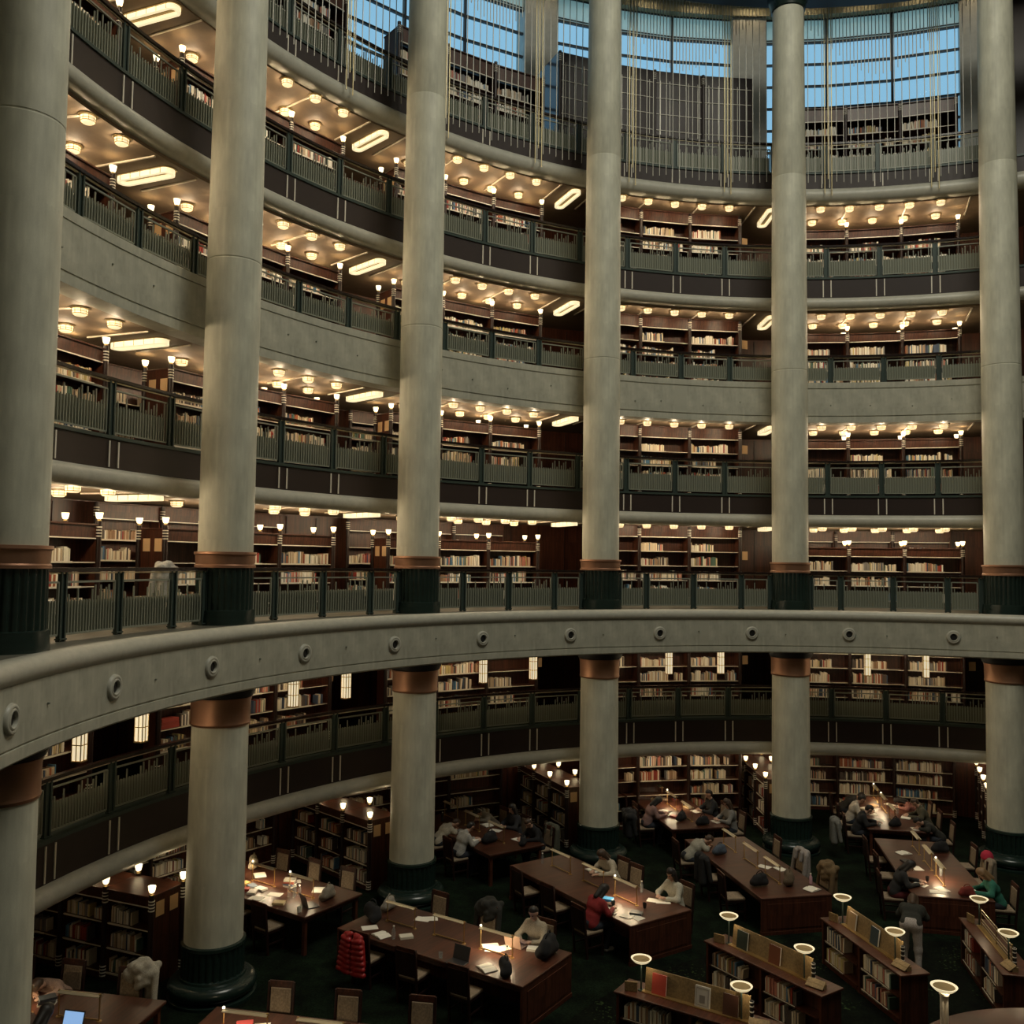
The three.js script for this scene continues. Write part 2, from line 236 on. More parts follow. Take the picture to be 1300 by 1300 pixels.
// ---------------------------------------------------------------- bookcases
const ringsGeo = (y0) => merge([0, 1, 2, 3].map((i) => lathe([[0.045, -0.010], [0.057, -0.010], [0.057, 0.010], [0.045, 0.010]], 12).translate(0, y0 + i * 0.055, 0)));
const postGeo = new Map(), ringG = new Map();
const torchGeo = lathe([[0.028, 0.03], [0.05, 0.05], [0.062, 0.10], [0.07, 0.15], [0.058, 0.15], [0.045, 0.10], [0.0001, 0.06]], 12), cupGeo = lathe([[0.05, 0], [0.03, 0.012], [0.026, 0.03], [0.05, 0.05]], 12);
function post(parent, x, z, H, torch, foot = true) {
  if (!postGeo.has(H)) { postGeo.set(H, cy(0.05, 0.05, H, 0, H / 2, 0, 12)); ringG.set(H, merge([ringsGeo(H - 0.28), ...(foot ? [ringsGeo(0.07)] : [])])); }
  const p = put(mesh('post', postGeo.get(H), M.woodDark, parent), x, 0, z); mesh('post_rings', ringG.get(H), M.strip, p).userData.kind = 'stuff';
  if (torch) { const t = mesh('torch_lamp', merge2.torch, M.glowTorch, p); t.position.y = H; const c = mesh('torch_cup', cupGeo, M.brass, p); c.position.y = H; pointLight(p, WARM2, LAMP.torch, 0, H + 0.105, 0, 1); }
  return p;
}
const merge2 = { torch: torchGeo };
const geoCache = new Map(); const cached = (key, fn) => { if (!geoCache.has(key)) geoCache.set(key, fn()); return geoCache.get(key); };
// one bookcase unit; origin at floor under the middle, front +z
function bookcase(o) {
  const { W, H, D, shelves, frieze, label, group, pos, ry, mat = M.wood } = o, g = grp(o.name ?? 'bookcase', label, 'bookcase', group, pos, ry);
  const key = [W, H, D, frieze, o.both ? 1 : 0].join();
  const zc = o.both ? 0 : -D / 2 + 0.02;
  mesh('carcass', cached('c' + key, () => merge([bx(W, H - 0.12, 0.03, 0, H / 2, zc), bx(0.035, H - 0.02, D - 0.02, -W / 2 + 0.018, H / 2, 0), bx(0.035, H - 0.02, D - 0.02, W / 2 - 0.018, H / 2, 0), bx(W - 0.07, 0.09, D - 0.04, 0, 0.045, 0)])), mat, g);
  mesh('top', cached('t' + key, () => rb(W + 0.02, 0.035, D + 0.05, 0, H - 0.018, 0, 0.008)), mat, g);
  for (const s of o.both ? [1, -1] : [1]) mesh('frieze', cached('f' + key + s, () => bx(W - 0.08, frieze, 0.025, 0, H - 0.035 - frieze / 2, s * (D / 2 - 0.03))), mat, g);
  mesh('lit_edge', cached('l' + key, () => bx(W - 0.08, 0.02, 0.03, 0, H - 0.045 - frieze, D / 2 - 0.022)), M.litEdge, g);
  const F = frame(pos, ry), sides = o.both ? [1, -1] : [1], tops = [...shelves].sort((a, b) => b - a);
  for (const y of shelves) for (const s of sides) {
    const where = `on the ${['top', 'second', 'third', 'fourth', 'fifth', 'sixth'][tops.indexOf(y)]} shelf, ${o.unit}`;
    const dep = o.both ? D / 2 - 0.05 : D - 0.06, b = mesh('shelf', cached('s' + key + dep, () => bx(W - 0.075, 0.024, dep)), mat, g); b.position.set(0, y, s * (D / 2 - dep / 2 - 0.02));
    const lip = mesh('shelf_edge', cached('e' + key, () => bx(W - 0.08, 0.018, 0.008)), M.pale, b); lip.position.z = s * (dep / 2 + 0.003);
    if (s < 0 && !o.backBooks) continue;
    const top = o.hmax ?? 0.3;
    if (rnd() < (o.empty ?? 0.03)) continue;
    const lie = o.lying && y > 0.8, full = (lie ? 0.3 : rr(o.fill?.[0] ?? 0.5, o.fill?.[1] ?? 0.92)) * (W - 0.16), x0 = -W / 2 + 0.07 + (lie ? 0.52 : 0); if (lie) for (let j = 0; j < 3; j++) pool.push({ q: new THREE.Matrix4().multiplyMatrices(F, new THREE.Matrix4().compose(V(-W / 2 + 0.33, y + 0.046 + j * 0.066, D / 2 - 0.16), new THREE.Quaternion(), V(0.46 - 0.02 * j, 0.062, 0.22))), c: 6, where, bonus: 4 }); const xe = fillShelf(F, x0, x0 + full, y + 0.014, s * (D / 2 - 0.05), s, where, top);
    const ls = mesh('label_strip', bx(Math.max(0.1, xe - x0), 0.034, 0.012, (xe + x0) / 2, y + 0.004, s * (D / 2 - 0.012)), M.pale, g);
    if (rnd() < 0.3 && xe < W / 2 - 0.35) { const x1 = rr(xe + 0.08, W / 2 - 0.3); fillShelf(F, x1, Math.min(W / 2 - 0.07, x1 + rr(0.12, 0.4)), y + 0.014, s * (D / 2 - 0.05), s, where, top); }
  }
  return g;
}
const noticeG = bx(0.20, 0.26, 0.008);
function notices(g, x, D, s, H) { for (const z of [D * 0.24, -D * 0.2]) { const n = put(mesh('notice_sheet', noticeG, M.notice, g), x + s * 0.006, H - 0.34, z, Math.PI / 2); } }
const UW = 1.566, RF = 16.2, UN = ['counterclockwise', 'middle', 'clockwise'];
for (const n of [1, 2, 3, 4, 5, 6]) {
  const L = LV[n];
  for (const B of BAYS) {
    const full = B.tall || n === 1, Hc = n === 6 ? (B.tall ? 3.36 : 2.4) : full ? L.ceil - L.floor - 0.02 : 1.78, D = full ? 0.42 : 0.76, fr = n === 6 ? (B.tall ? 0.3 : 0.38) : full ? 0.3 : 0.22;
    for (const u of [-1, 0, 1]) {
      const a = B.c + u * 5.54, sh = [], gap = full ? 0.43 : 0.44; for (let y = Hc - 0.04 - fr - gap; y > 0.08; y -= gap) sh.push(y);
      if (n === 6 && B.tall) { continue; }
      const where = `in the ${B.name} of the ${L.name}`, g = bookcase({ W: UW - 0.02, H: Hc, D, shelves: sh, frieze: fr, both: !full && n !== 6, label: `${full ? 'ceiling high' : n === 6 ? 'dark tall' : 'low island'} bookcase, ${UN[u + 1]} unit, ${B.name}, ${L.name}`, group: `bookcases ${where}`, pos: P(RF + D / 2, a, L.floor), ry: -rad(a), unit: `${UN[u + 1]} unit, ${B.name}, ${L.name}`, fill: full ? [0.5, 0.82] : [0.6, 0.95], mat: M.wood, lying: n === 1 && B.b === 1 && u === -1 });
      const torch = !full && n !== 6, hp = full ? Hc - 0.01 : Hc + 0.06;
      post(g, -UW / 2, D / 2, hp, torch); if (torch) post(g, -UW / 2, -D / 2, hp, true);
      if (u === 1) { post(g, UW / 2, D / 2, hp, torch); if (torch) { post(g, UW / 2, -D / 2, hp, true); notices(g, UW / 2 - 0.01, D, 1, Hc); } }
      if (u === -1 && torch) notices(g, -UW / 2 + 0.01, D, -1, Hc);
      if (full && u === 1 && n < 6) { const nn = mesh('notice_sheet', noticeG, M.notice, g); put(nn, UW / 2 + 0.25, 1.5, -0.05, 0.3); }
    }
    // tall cases against the outer wall
    if (!B.tall && (n === 2 || n === 3)) for (const u of [-1, 0, 1]) {
      const a = B.c + u * 5.4, H = L.ceil - L.floor - 0.03, sh = []; for (let y = H - 0.36 - 0.44; y > 0.1; y -= 0.44) sh.push(y);
      const where = `on the outer wall, ${B.name}, ${L.name}`, g = bookcase({ W: 1.68, H, D: 0.36, shelves: sh, frieze: 0.3, label: `tall wooden outer wall bookcase, ${UN[u + 1]} unit, ${B.name}, ${L.name}`, group: `bookcases ${where}`, pos: P(RW - 0.2, a, L.floor), ry: -rad(a), unit: `outer wall, ${B.name}, ${L.name}`, fill: [0.4, 0.9] });
      post(g, -0.85, 0.2, H - 0.01, false);
    }
  }
}
// lattice fronted tall cabinet of the top gallery
{
  const g = grp('lattice_cabinet', 'tall dark wooden cabinet wall with pale lattice bars on the top gallery', 'cabinet', null, P(RF, -1.8, 19.4), rad(1.8));
  const loc = (d, dr = 0) => { const R = RF + dr; return [R * Math.sin(rad(d)), RF - R * Math.cos(rad(d)), -rad(d)]; };
  const pg = bx(1.0, 3.36, 0.34, 0, 1.68, -0.17), bar = bx(0.018, 1.9, 0.016), hb = bx(1.5, 0.016, 0.016), shg = bx(1.5, 0.02, 0.05);
  for (let i = 0; i < 4; i++) {
    const d = -8.2 + i * 5.5, [x, z, ry] = loc(d); const p = put(mesh('panel', cached('latp', () => bx(1.56, 3.36, 0.34, 0, 1.68, -0.17)), M.woodDark, g), x, 0, z, ry);
    for (const y of [1.5, 2.0, 2.5, 2.98]) { const b = mesh('lattice_bar', hb, M.strip, p); b.position.set(0, y, 0.012); }
    for (let k = -2; k <= 2; k++) { const b = mesh('lattice_bar', bar, M.rodDark, p); b.position.set(k * 0.3, 2.1, 0.02); }
    post(p, -0.78, 0.02, 3.36, false);
  }
  const [x, z, ry] = loc(-11.0); put(mesh('end_panel', bx(0.05, 3.36, 2.0, 0, 1.68, -1.0), std(lin(0.05, 0.03, 0.03), 0.12), g), x, 0, z, ry);
}
// radial island bookcases on the ground floor behind the columns, and wall cases
for (let k = 1; k <= 6; k++) {
  const a = COL(k), D = 0.79, nm = { 1: 'beside the fur coat bay', 2: 'behind the column after the fur coat bay', 3: 'behind the column after the red coat bay', 4: 'behind the column after the red sweater bay', 5: 'behind the column after the tall shelf bay', 6: 'behind the column after the green jacket bay' }[k];
  for (let i = 0; i < 3; i++) {
    const r = 15.07 + 0.54 + i * 1.085, ry = -rad(a) - Math.PI / 2;    // front (+z) looks back along the circle, to the camera
    const g = bookcase({ name: 'island_bookcase', W: 1.06, H: 1.62, D, shelves: [0.12, 0.56, 1.0], frieze: 0.16, both: true, label: `${['inner', 'middle', 'outer'][i]} unit of the dark island bookcase ${nm}`, group: 'ground floor island bookcases', pos: P(r, a), ry, unit: `${['inner', 'middle', 'outer'][i]} unit, island bookcase ${nm.replace('behind the column ', '')}`, fill: [0.55, 0.95], empty: 0.05, mat: M.wood });
    // local +x points outwards along the radius when ry = -a - 90deg
    const dirOut = V(1, 0, 0).applyEuler(new THREE.Euler(0, ry, 0)).dot(P(1, a)) > 0 ? 1 : -1;
    post(g, -dirOut * 0.542, D / 2, 1.66, true); post(g, -dirOut * 0.542, -D / 2, 1.66, true);
    if (i === 2) { post(g, dirOut * 0.542, D / 2, 1.66, true); post(g, dirOut * 0.542, -D / 2, 1.66, true); }
    if (i === 0) notices(g, -dirOut * 0.545, D, -dirOut, 1.7);
  }
}
for (const B of BAYS) for (const u of [-1, 0, 1]) {
  const R = B.tall ? RF : RW - 0.42, W = B.tall ? UW - 0.02 : 1.7, a = B.c + u * (B.tall ? 5.54 : 5.35), H = 2.43, where = `on the ground floor wall of the ${B.name}`;
  const g = bookcase({ W, H, D: 0.4, shelves: [0.12, 0.53, 0.94, 1.35, 1.76], frieze: 0.16, label: `tall ground floor wall bookcase, ${UN[u + 1]} unit, ${B.name}`, group: `bookcases ${where}`, pos: P(R + 0.2, a), ry: -rad(a), unit: `${UN[u + 1]} unit, ground floor wall, ${B.name}`, fill: B.tall ? [0.35, 0.75] : [0.45, 0.9], mat: M.wood });
  post(g, -W / 2 - 0.01, 0.2, H - 0.01, false); if (u === 1) post(g, W / 2 + 0.01, 0.2, H - 0.01, false);
}
// ---------------------------------------------------------------- balustrades
const arcBoxes = (R, d0, d1, n, w, h, y) => merge(Array.from({ length: n }, (_, i) => { const d = d0 + (d1 - d0) * (i + 0.5) / n, len = 2 * R * Math.sin(rad((d1 - d0) / n / 2)) * 1.02; return bx(len, h, w, R * Math.sin(rad(d)), y, R - R * Math.cos(rad(d)), 0, -rad(d)); }));
const BAL = [0.46, 0.60, 0.46, 0.50, 0.66, 0.46, 0.54, 0.46, 0.70, 0.50, 0.62, 0.46];
for (const n of [1, 2, 3, 4, 5, 6]) {
  const L = LV[n], R = L.R + (n === 2 ? 0 : n === 4 ? 0 : 0.08), Hh = L.hand - L.floor, sc = Hh / 1.02;
  const balG = BAL.map((h) => cached('bal' + h.toFixed(2) + sc.toFixed(3), () => bx(0.02, h * sc, 0.02, 0, h * sc / 2, 0)));
  const posts = n === 2 ? [-9.0, -5.625, 0, 5.625, 9.0] : [-11.25, -5.625, 0, 5.625, 11.25];
  for (const B of BAYS) {
    const g = grp('balustrade', `green metal balustrade with stepped bars and wooden handrail, ${B.name}, ${L.name}`, 'railing', `balustrades of the ${L.name}`, P(R, B.c, L.floor), -rad(B.c));
    mesh('handrail', arcBoxes(R, posts[0], posts[4], 14, 0.11, 0.055, Hh - 0.028), M.handrail, g);
    mesh('under_rail', arcBoxes(R, posts[0], posts[4], 14, 0.035, 0.02, Hh - 0.075), M.brassPale, g);
    const loc = (d) => [R * Math.sin(rad(d)), R - R * Math.cos(rad(d)), -rad(d)];
    posts.forEach((d, i) => { if (i === 4 && n !== 2) return; const [x, z, ry] = loc(d); put(mesh('post', cached('rp' + Hh, () => merge([bx(0.035, Hh - 0.06, 0.06, -0.055, Hh / 2 - 0.03, 0), bx(0.035, Hh - 0.06, 0.06, 0.055, Hh / 2 - 0.03, 0), bx(0.07, Hh - 0.1, 0.02, 0, Hh / 2 - 0.03, -0.01), bx(0.16, 0.02, 0.09, 0, 0.04, 0)])), M.green, g), x, 0, z, ry); });
    for (let i = 0; i < 4; i++) {
      const dm = (posts[i] + posts[i + 1]) / 2, w = 2 * R * Math.sin(rad((posts[i + 1] - posts[i]) / 2)) - 0.2, [x, z, ry] = loc(dm), top = 0.82 * sc, key = 'pf' + w.toFixed(3) + sc.toFixed(3);
      const f = put(mesh('panel_frame', cached(key, () => merge([bx(w, 0.028, 0.03, 0, top, 0), bx(w, 0.028, 0.03, 0, 0.1, 0), bx(0.026, top - 0.1, 0.03, -w / 2, (top + 0.1) / 2, 0), bx(0.026, top - 0.1, 0.03, w / 2, (top + 0.1) / 2, 0)])), M.rail, g), x, 0, z, ry);
      mesh('lower_pane', cached(key + 'p', () => bx(w - 0.03, 0.44 * sc, 0.008, 0, 0.11 + 0.22 * sc, -0.03)), M.railPane, f);
      const nb = Math.round(w / 0.068);
      if (n === 2) for (let j = 1; j < nb; j++) { const b = mesh('baluster', balG[(j * 5 + (j * j) % 7) % 12], M.rail, f); b.position.set(-w / 2 + w * j / nb, 0.11, 0); }
      else { const r = mesh('baluster_row', cached(key + 'b', () => merge(Array.from({ length: nb - 1 }, (_, q) => { const j = q + 1, h = BAL[(j * 5 + (j * j) % 7) % 12] * sc; return bx(0.02, h, 0.02, -w / 2 + w * j / nb, 0.11 + h / 2, 0); }))), M.rail, f); r.userData.kind = 'stuff'; }
    }
  }
}
// ---------------------------------------------------------------- ceiling lamps
{
  const drumG = sharp(lathe([[0.0001, -0.135], [0.085, -0.135], [0.115, -0.11], [0.125, -0.02], [0.0001, -0.02]], 16), 0.5), plate = lathe([[0.0001, -0.02], [0.15, -0.02], [0.16, -0.008], [0.16, 0], [0.0001, 0]], 20);
  const cage = merge([lathe([[0.126, -0.03], [0.131, -0.03], [0.131, -0.022], [0.126, -0.022]], 16), lathe([[0.12, -0.075], [0.125, -0.075], [0.126, -0.068], [0.121, -0.068]], 16), lathe([[0.113, -0.115], [0.12, -0.112], [0.12, -0.105], [0.115, -0.105]], 16), ...Array.from({ length: 8 }, (_, i) => bx(0.006, 0.1, 0.006, 0.123 * Math.sin(i * Math.PI / 4), -0.065, 0.123 * Math.cos(i * Math.PI / 4)))]);
  const ovalLen = 1.35, shape = (l, w) => { const s = new THREE.Shape(), r = w / 2; s.moveTo(-l / 2 + r, -r); s.lineTo(l / 2 - r, -r); s.absarc(l / 2 - r, 0, r, -Math.PI / 2, Math.PI / 2, false); s.lineTo(-l / 2 + r, r); s.absarc(-l / 2 + r, 0, r, Math.PI / 2, Math.PI * 1.5, false); return s; };
  const ext = (s, d) => new THREE.ExtrudeGeometry(s, { depth: d, bevelEnabled: false, curveSegments: 8 }).rotateX(Math.PI / 2).rotateY(Math.PI / 2);
  const outer = shape(ovalLen, 0.3), hole = shape(ovalLen - 0.14, 0.17); outer.holes.push(hole);
  const glowG = ext(outer, 0.10).translate(0, -0.015, 0), frameG = merge([ext(shape(ovalLen + 0.06, 0.36), 0.015), ext(shape(ovalLen - 0.15, 0.16), 0.04).translate(0, -0.01, 0)]);
  const bands = merge([-0.5, -0.25, 0, 0.25, 0.5].flatMap((z) => [bx(0.012, 0.104, 0.008, 0.15, -0.064, z), bx(0.012, 0.104, 0.008, -0.15, -0.064, z)]));
  let drum0 = null, oval0 = null;
  for (const n of [5, 4, 3, 2, 1, 0]) {
    const L = LV[n] ?? { name: 'ground floor', ceil: 2.46 }, y = L.ceil - 0.002;
    for (const B of BAYS) for (const [r, row] of [[15.55, 0], [16.62, 1]]) {
      if (B.tall && row) continue; if (n === 0 && (B.b < 3 || row)) continue; if (n === 1 && row) continue;
      for (const [di, d] of [-6.2, -3.1, 0, 3.1, 6.2].entries()) {
        const a = B.c + d + 0.15, label = `round caged ceiling lamp, ${['first', 'second', 'third', 'fourth', 'fifth'][di]} clockwise, ${row ? 'outer' : 'inner'} row, ${B.name}, ${L.name}`, group = `ceiling lamps of the ${B.name}, ${L.name}`;
        if (!drum0) { drum0 = grp('ceiling_lamp', label, 'ceiling lamp', group, P(r, a, y), -rad(a)); mesh('mounting_plate', plate, M.cage, drum0); mesh('glass_drum', drumG, M.glow, drum0); mesh('wire_cage', cage, M.cage, drum0); pointLight(drum0, WARM, LAMP.drum, 0, -0.085, 0, 2); } else { const c = clone(drum0, label, group, P(r, a, y), -rad(a)); if (n < 2) c.traverse((o) => { if (o.isPointLight) o.intensity = LAMP.drum * 0.45; }); }
      }
    }
    if (n > 1) for (let k = 1; k <= 6; k++) {
      const a = COL(k), label = `long oval ceiling lamp over the aisle behind column ${['one', 'two', 'three', 'four', 'five', 'six'][k - 1]} on the ${L.name}`.replace(/column (\w+) on/, (_, w) => ({ one: 'the column before the fur coat bay', two: 'the column after the fur coat bay', three: 'the column after the red coat bay', four: 'the column after the red sweater bay', five: 'the column after the tall shelf bay', six: 'the column after the green jacket bay' })[w] + ',').replace('over the aisle behind', 'behind').replace(' the ' + L.name, ' ' + L.name);
      if (!oval0) { oval0 = grp('oval_ceiling_lamp', label, 'ceiling lamp', `oval ceiling lamps of the ${L.name}`, P(16.22, a, y), -rad(a)); mesh('frame', frameG, M.cage, oval0); mesh('glowing_loop', glowG, M.glowOval, oval0); mesh('bands', bands, M.cage, oval0).userData.kind = 'stuff'; const l = new THREE.RectAreaLight(WARM2, LAMP.oval, 0.28, 1.3); l.position.y = -0.135; l.rotation.x = -Math.PI / 2; oval0.add(l); } else clone(oval0, label, `oval ceiling lamps of the ${L.name}`, P(16.22, a, y), -rad(a));
    }
  }
}
// pendant lanterns under the ring beam
{
  const body = [bx(0.14, 0.3, 0.14, 0, -0.21, 0), bx(0.14, 0.3, 0.14, 0, -0.51, 0)], bars = []; for (const x of [-0.073, 0, 0.073]) for (const z of [-0.073, 0.073]) { bars.push(bx(0.012, 0.64, 0.012, x, -0.36, z), bx(0.012, 0.64, 0.012, z, -0.36, x)); } for (const y of [-0.05, -0.22, -0.44, -0.67]) bars.push(bx(0.16, 0.014, 0.012, 0, y, 0.075), bx(0.16, 0.014, 0.012, 0, y, -0.075), bx(0.012, 0.014, 0.16, 0.075, y, 0), bx(0.012, 0.014, 0.16, -0.075, y, 0));
  const cap = merge([bx(0.18, 0.03, 0.18, 0, -0.03, 0), cy(0.012, 0.012, 0.05, 0, 0, 0, 8), bx(0.16, 0.02, 0.16, 0, -0.675, 0)]), barG = merge(bars); let l0 = null;
  for (const B of BAYS) for (const d of [-2.7, 3.4]) { const label = `${d < 0 ? 'first' : 'second'} clockwise lit glass lantern hanging under the ring beam in the ${B.name}`, g = 'lanterns under the ring beam', p = P(14.1, B.c + d, 5.37 + 0.02); if (!l0) { l0 = grp('hanging_lantern', label, 'lantern', g, p, -rad(B.c)); body.forEach((q) => mesh('glass_box', q, M.glowLantern, l0)); mesh('bar_frame', barG, M.cage, l0); mesh('cap', cap, M.cage, l0); for (const y of [-0.21, -0.51]) pointLight(l0, WARM2, LAMP.lantern, 0, y, 0, 2); } else clone(l0, label, g, p, -rad(B.c + d)); }
}
// ---------------------------------------------------------------- top gallery: windows, pilasters, rods
for (const B of BAYS) {
  const w = grp(`window_${B.b + 1}`, `tall gridded window above the top gallery in the ${B.name}`, 'window', null, null, 0, 'structure'), R = 18.4;
  const rows = [20.35, 21.4, 22.15, 22.9, 23.65, 24.4, 25.15, 25.95], colsD = [-9.6, -3.2, 3.2, 9.6];
  for (let c = 0; c < 3; c++) for (let r = 0; r < rows.length - 1; r++) { const d = B.c + (colsD[c] + colsD[c + 1]) / 2, wd = 2 * R * Math.sin(rad(3.2)) - 0.05, h = rows[r + 1] - rows[r] - 0.05, m = mesh('pane', cached('pane' + h.toFixed(2), () => bx(wd, h, 0.012)), r === rows.length - 2 ? M.frosted : M.glass, w); m.position.copy(P(R * Math.cos(rad(3.2)), d, (rows[r] + rows[r + 1]) / 2)); m.rotation.y = -rad(d); }
  for (const d of colsD) { const m = mesh('mullion', cached('mul', () => bx(0.07, 5.6, 0.1)), M.mullion, w); m.position.copy(P(R, B.c + d, 23.15)); m.rotation.y = -rad(B.c + d); }
  rows.forEach((y, i) => { for (let c = 0; c < 3; c++) { const d = B.c + (colsD[c] + colsD[c + 1]) / 2, m = mesh('transom', cached('tra' + (i === 6), () => merge([bx(2.06, 0.06, 0.09), ...(i === 6 ? [bx(2.06, 0.03, 0.06, 0, 0.1, 0)] : [])])), M.mullion, w); m.position.copy(P(R * Math.cos(rad(3.2)), d, y)); m.rotation.y = -rad(d); } });
}
{
  for (let k = 0; k <= 6; k++) { const a = COL(k), m = mesh('wall_pilaster', bx(1.15, 6, 0.7), M.pilaster); m.position.copy(P(18.55, a, 23.3)); m.rotation.y = -rad(a); tag(m, 'pale broad pilaster between the tall top gallery windows', 'pilaster', 'window pilasters', 'structure'); }
  const coves = []; for (let k = 1; k <= 6; k++) coves.push([COL(k), 26, 'above a window pilaster']); for (const B of BAYS) for (const d of [-5.6, 0, 5.6]) coves.push([B.c + d, 14, `above the window of the ${B.name}`]);
  const coveG = rb(0.9, 0.05, 0.12, 0, 0, 0, 0.02), coveS = bx(0.84, 0.012, 0.07, 0, -0.03, 0);
  for (const [a, power, wh] of coves) { const g = grp('cove_lamp', `warm bar lamp on the ceiling ${wh}`, 'lamp', `bar lamps ${wh}`, P(17.75, a, 26.27), -rad(a)); mesh('housing', coveG, M.cage, g); mesh('glowing_strip', coveS, M.glowDish, g); const l = new THREE.RectAreaLight(WARM2, power, 0.84, 0.07); l.position.y = -0.045; l.rotation.x = -Math.PI / 2; g.add(l); }
  const hd = mesh('beam_window_head', ring([[18.1, 25.95], [18.1, 26.3], [RW + 0.3, 26.3], [RW + 0.3, 25.95]]), std(lin(0.42, 0.38, 0.25), 0.5, { map: plasterTex })); tag(hd, 'pale round head beam over the top gallery windows', 'beam', null, 'structure');
  const bk = mesh('wall_top', ring([[RW - 0.3, 20.28], [RW - 0.3, 20.36], [RW + 0.35, 20.36], [RW + 0.35, 20.28]]), M.woodDark); tag(bk, 'dark wooden sill running under the top gallery windows', 'wall', null, 'structure');
  const arc = lathe([[RW, 20.3], [RW + 0.3, 20.3], [RW + 0.3, 26.4], [RW, 26.4], [RW, 20.3]], 96, Math.PI - rad(33.3) - rad(360 - 112.5), rad(360 - 112.5));
  const far = mesh('wall_far', sharp(arc, 0.7), M.woodDark); tag(far, 'dark upper wall closing the drum away from the windows', 'wall', null, 'structure');
}
{
  const thin = cached('rodt', () => cy(0.0115, 0.0115, 1, 0, 0.5, 0, 6)), gold = cached('rodg', () => cy(0.0155, 0.0155, 1, 0, 0.5, 0, 6)), R = 15.1;
  for (const B of BAYS) {
    const g = grp('hanging_rods', `curtain of thin hanging metal rods before the top gallery in the ${B.name}`, 'chandelier', 'rod curtains of the top gallery', P(R, B.c, 18.9), -rad(B.c));
    const loc = (d) => [R * Math.sin(rad(d)), R - R * Math.cos(rad(d))];
    const add = (name, geo, mat, d, y0, top = 26.28) => { const [x, z] = loc(d), m = mesh(name, geo, mat, g); m.position.set(x, y0 - 18.9, z); m.scale.y = top - y0; };
    for (let i = 0; i < 29; i++) add('rod', thin, M.rodDark, -10.9 + i * 0.776, 18.98 + 0.04 * Math.sin(i * 1.7));
    for (const d of [-5.6, 5.6]) for (const [s, y] of [[-0.38, 18.66], [0, 19.1], [0.38, 18.6]]) add('gilt_rod', gold, M.rodGold, d + s, y);
    for (let i = 0; i < 28; i++) { const q = i / 27 * 2 - 1; add('short_rod', thin, M.rodDark, -10.5 + i * 0.776, 22.6 + 0.9 * Math.cos(q * Math.PI) * -1 + 0.5); }
    const hp = mesh('hanger_rail', arcBoxes(R, -11.25, 11.25, 12, 0.08, 0.08, 26.24 - 18.9), M.mullion, g);
  }
}
// ---------------------------------------------------------------- ground floor: tables, desk lamps, chairs
const faceRy = (deg, side) => { const d = side > 0 ? -1 : 1; return Math.atan2(d * Math.cos(rad(deg)), d * Math.sin(rad(deg))); };   // look across the table from side +1 / -1
const TAB = [];
for (const B of BAYS) for (const outer of [0, 1]) {
  const Lg = outer ? 3.7 : 4.16, W = 1.62, r = outer ? 13.45 + Lg / 2 : 8.44 + Lg / 2, nm = `${outer ? 'outer' : 'inner'} table of the ${B.name}`;
  const g = grp('reading_table', `long ${outer ? 'legged ' : 'panel ended '}brown wooden ${nm.replace('table', 'reading table')}`, 'table', 'radial reading tables', P(r, B.c), -rad(B.c));
  mesh('tabletop', cached('top' + outer, () => rb(W, 0.05, Lg, 0, 0.735, 0, 0.015)), M.wood, g);
  mesh('apron', cached('apr' + outer, () => merge([bx(W - 0.12, 0.08, 0.03, 0, 0.67, Lg / 2 - 0.07), bx(W - 0.12, 0.08, 0.03, 0, 0.67, -Lg / 2 + 0.07), bx(0.03, 0.08, Lg - 0.14, W / 2 - 0.07, 0.67, 0), bx(0.03, 0.08, Lg - 0.14, -W / 2 + 0.07, 0.67, 0)])), M.wood, g);
  if (outer) for (const x of [-1, 1]) for (const z of [-1, 0, 1]) put(mesh('leg', cached('tl', () => merge([bx(0.075, 0.71, 0.075, 0, 0.355, 0)])), M.wood, g), x * (W / 2 - 0.1), 0, z * (Lg / 2 - 0.1));
  else { for (const z of [-1, 1]) put(mesh('end_panel', cached('ep', () => merge([bx(W - 0.02, 0.71, 0.05, 0, 0.355, 0), bx(W - 0.3, 0.5, 0.012, 0, 0.38, 0.03), bx(W, 0.07, 0.075, 0, 0.035, 0)])), M.wood, g), 0, 0, z * (Lg / 2 - 0.03)); mesh('spine_panel', cached('sp', () => bx(0.04, 0.62, Lg - 0.1, 0, 0.35, 0)), M.wood, g); }
  TAB.push({ B, outer, g, nm });
}
const LIT = { '1i0': 1, '2i0': 1, '1o1': 1, '1o2': 1, '1o0': 0.6, '3o1': 1, '4o1': 0.55, '4o2': 0.45, '4i0': 1, '0o1': 0.5, '0i2': 1 };
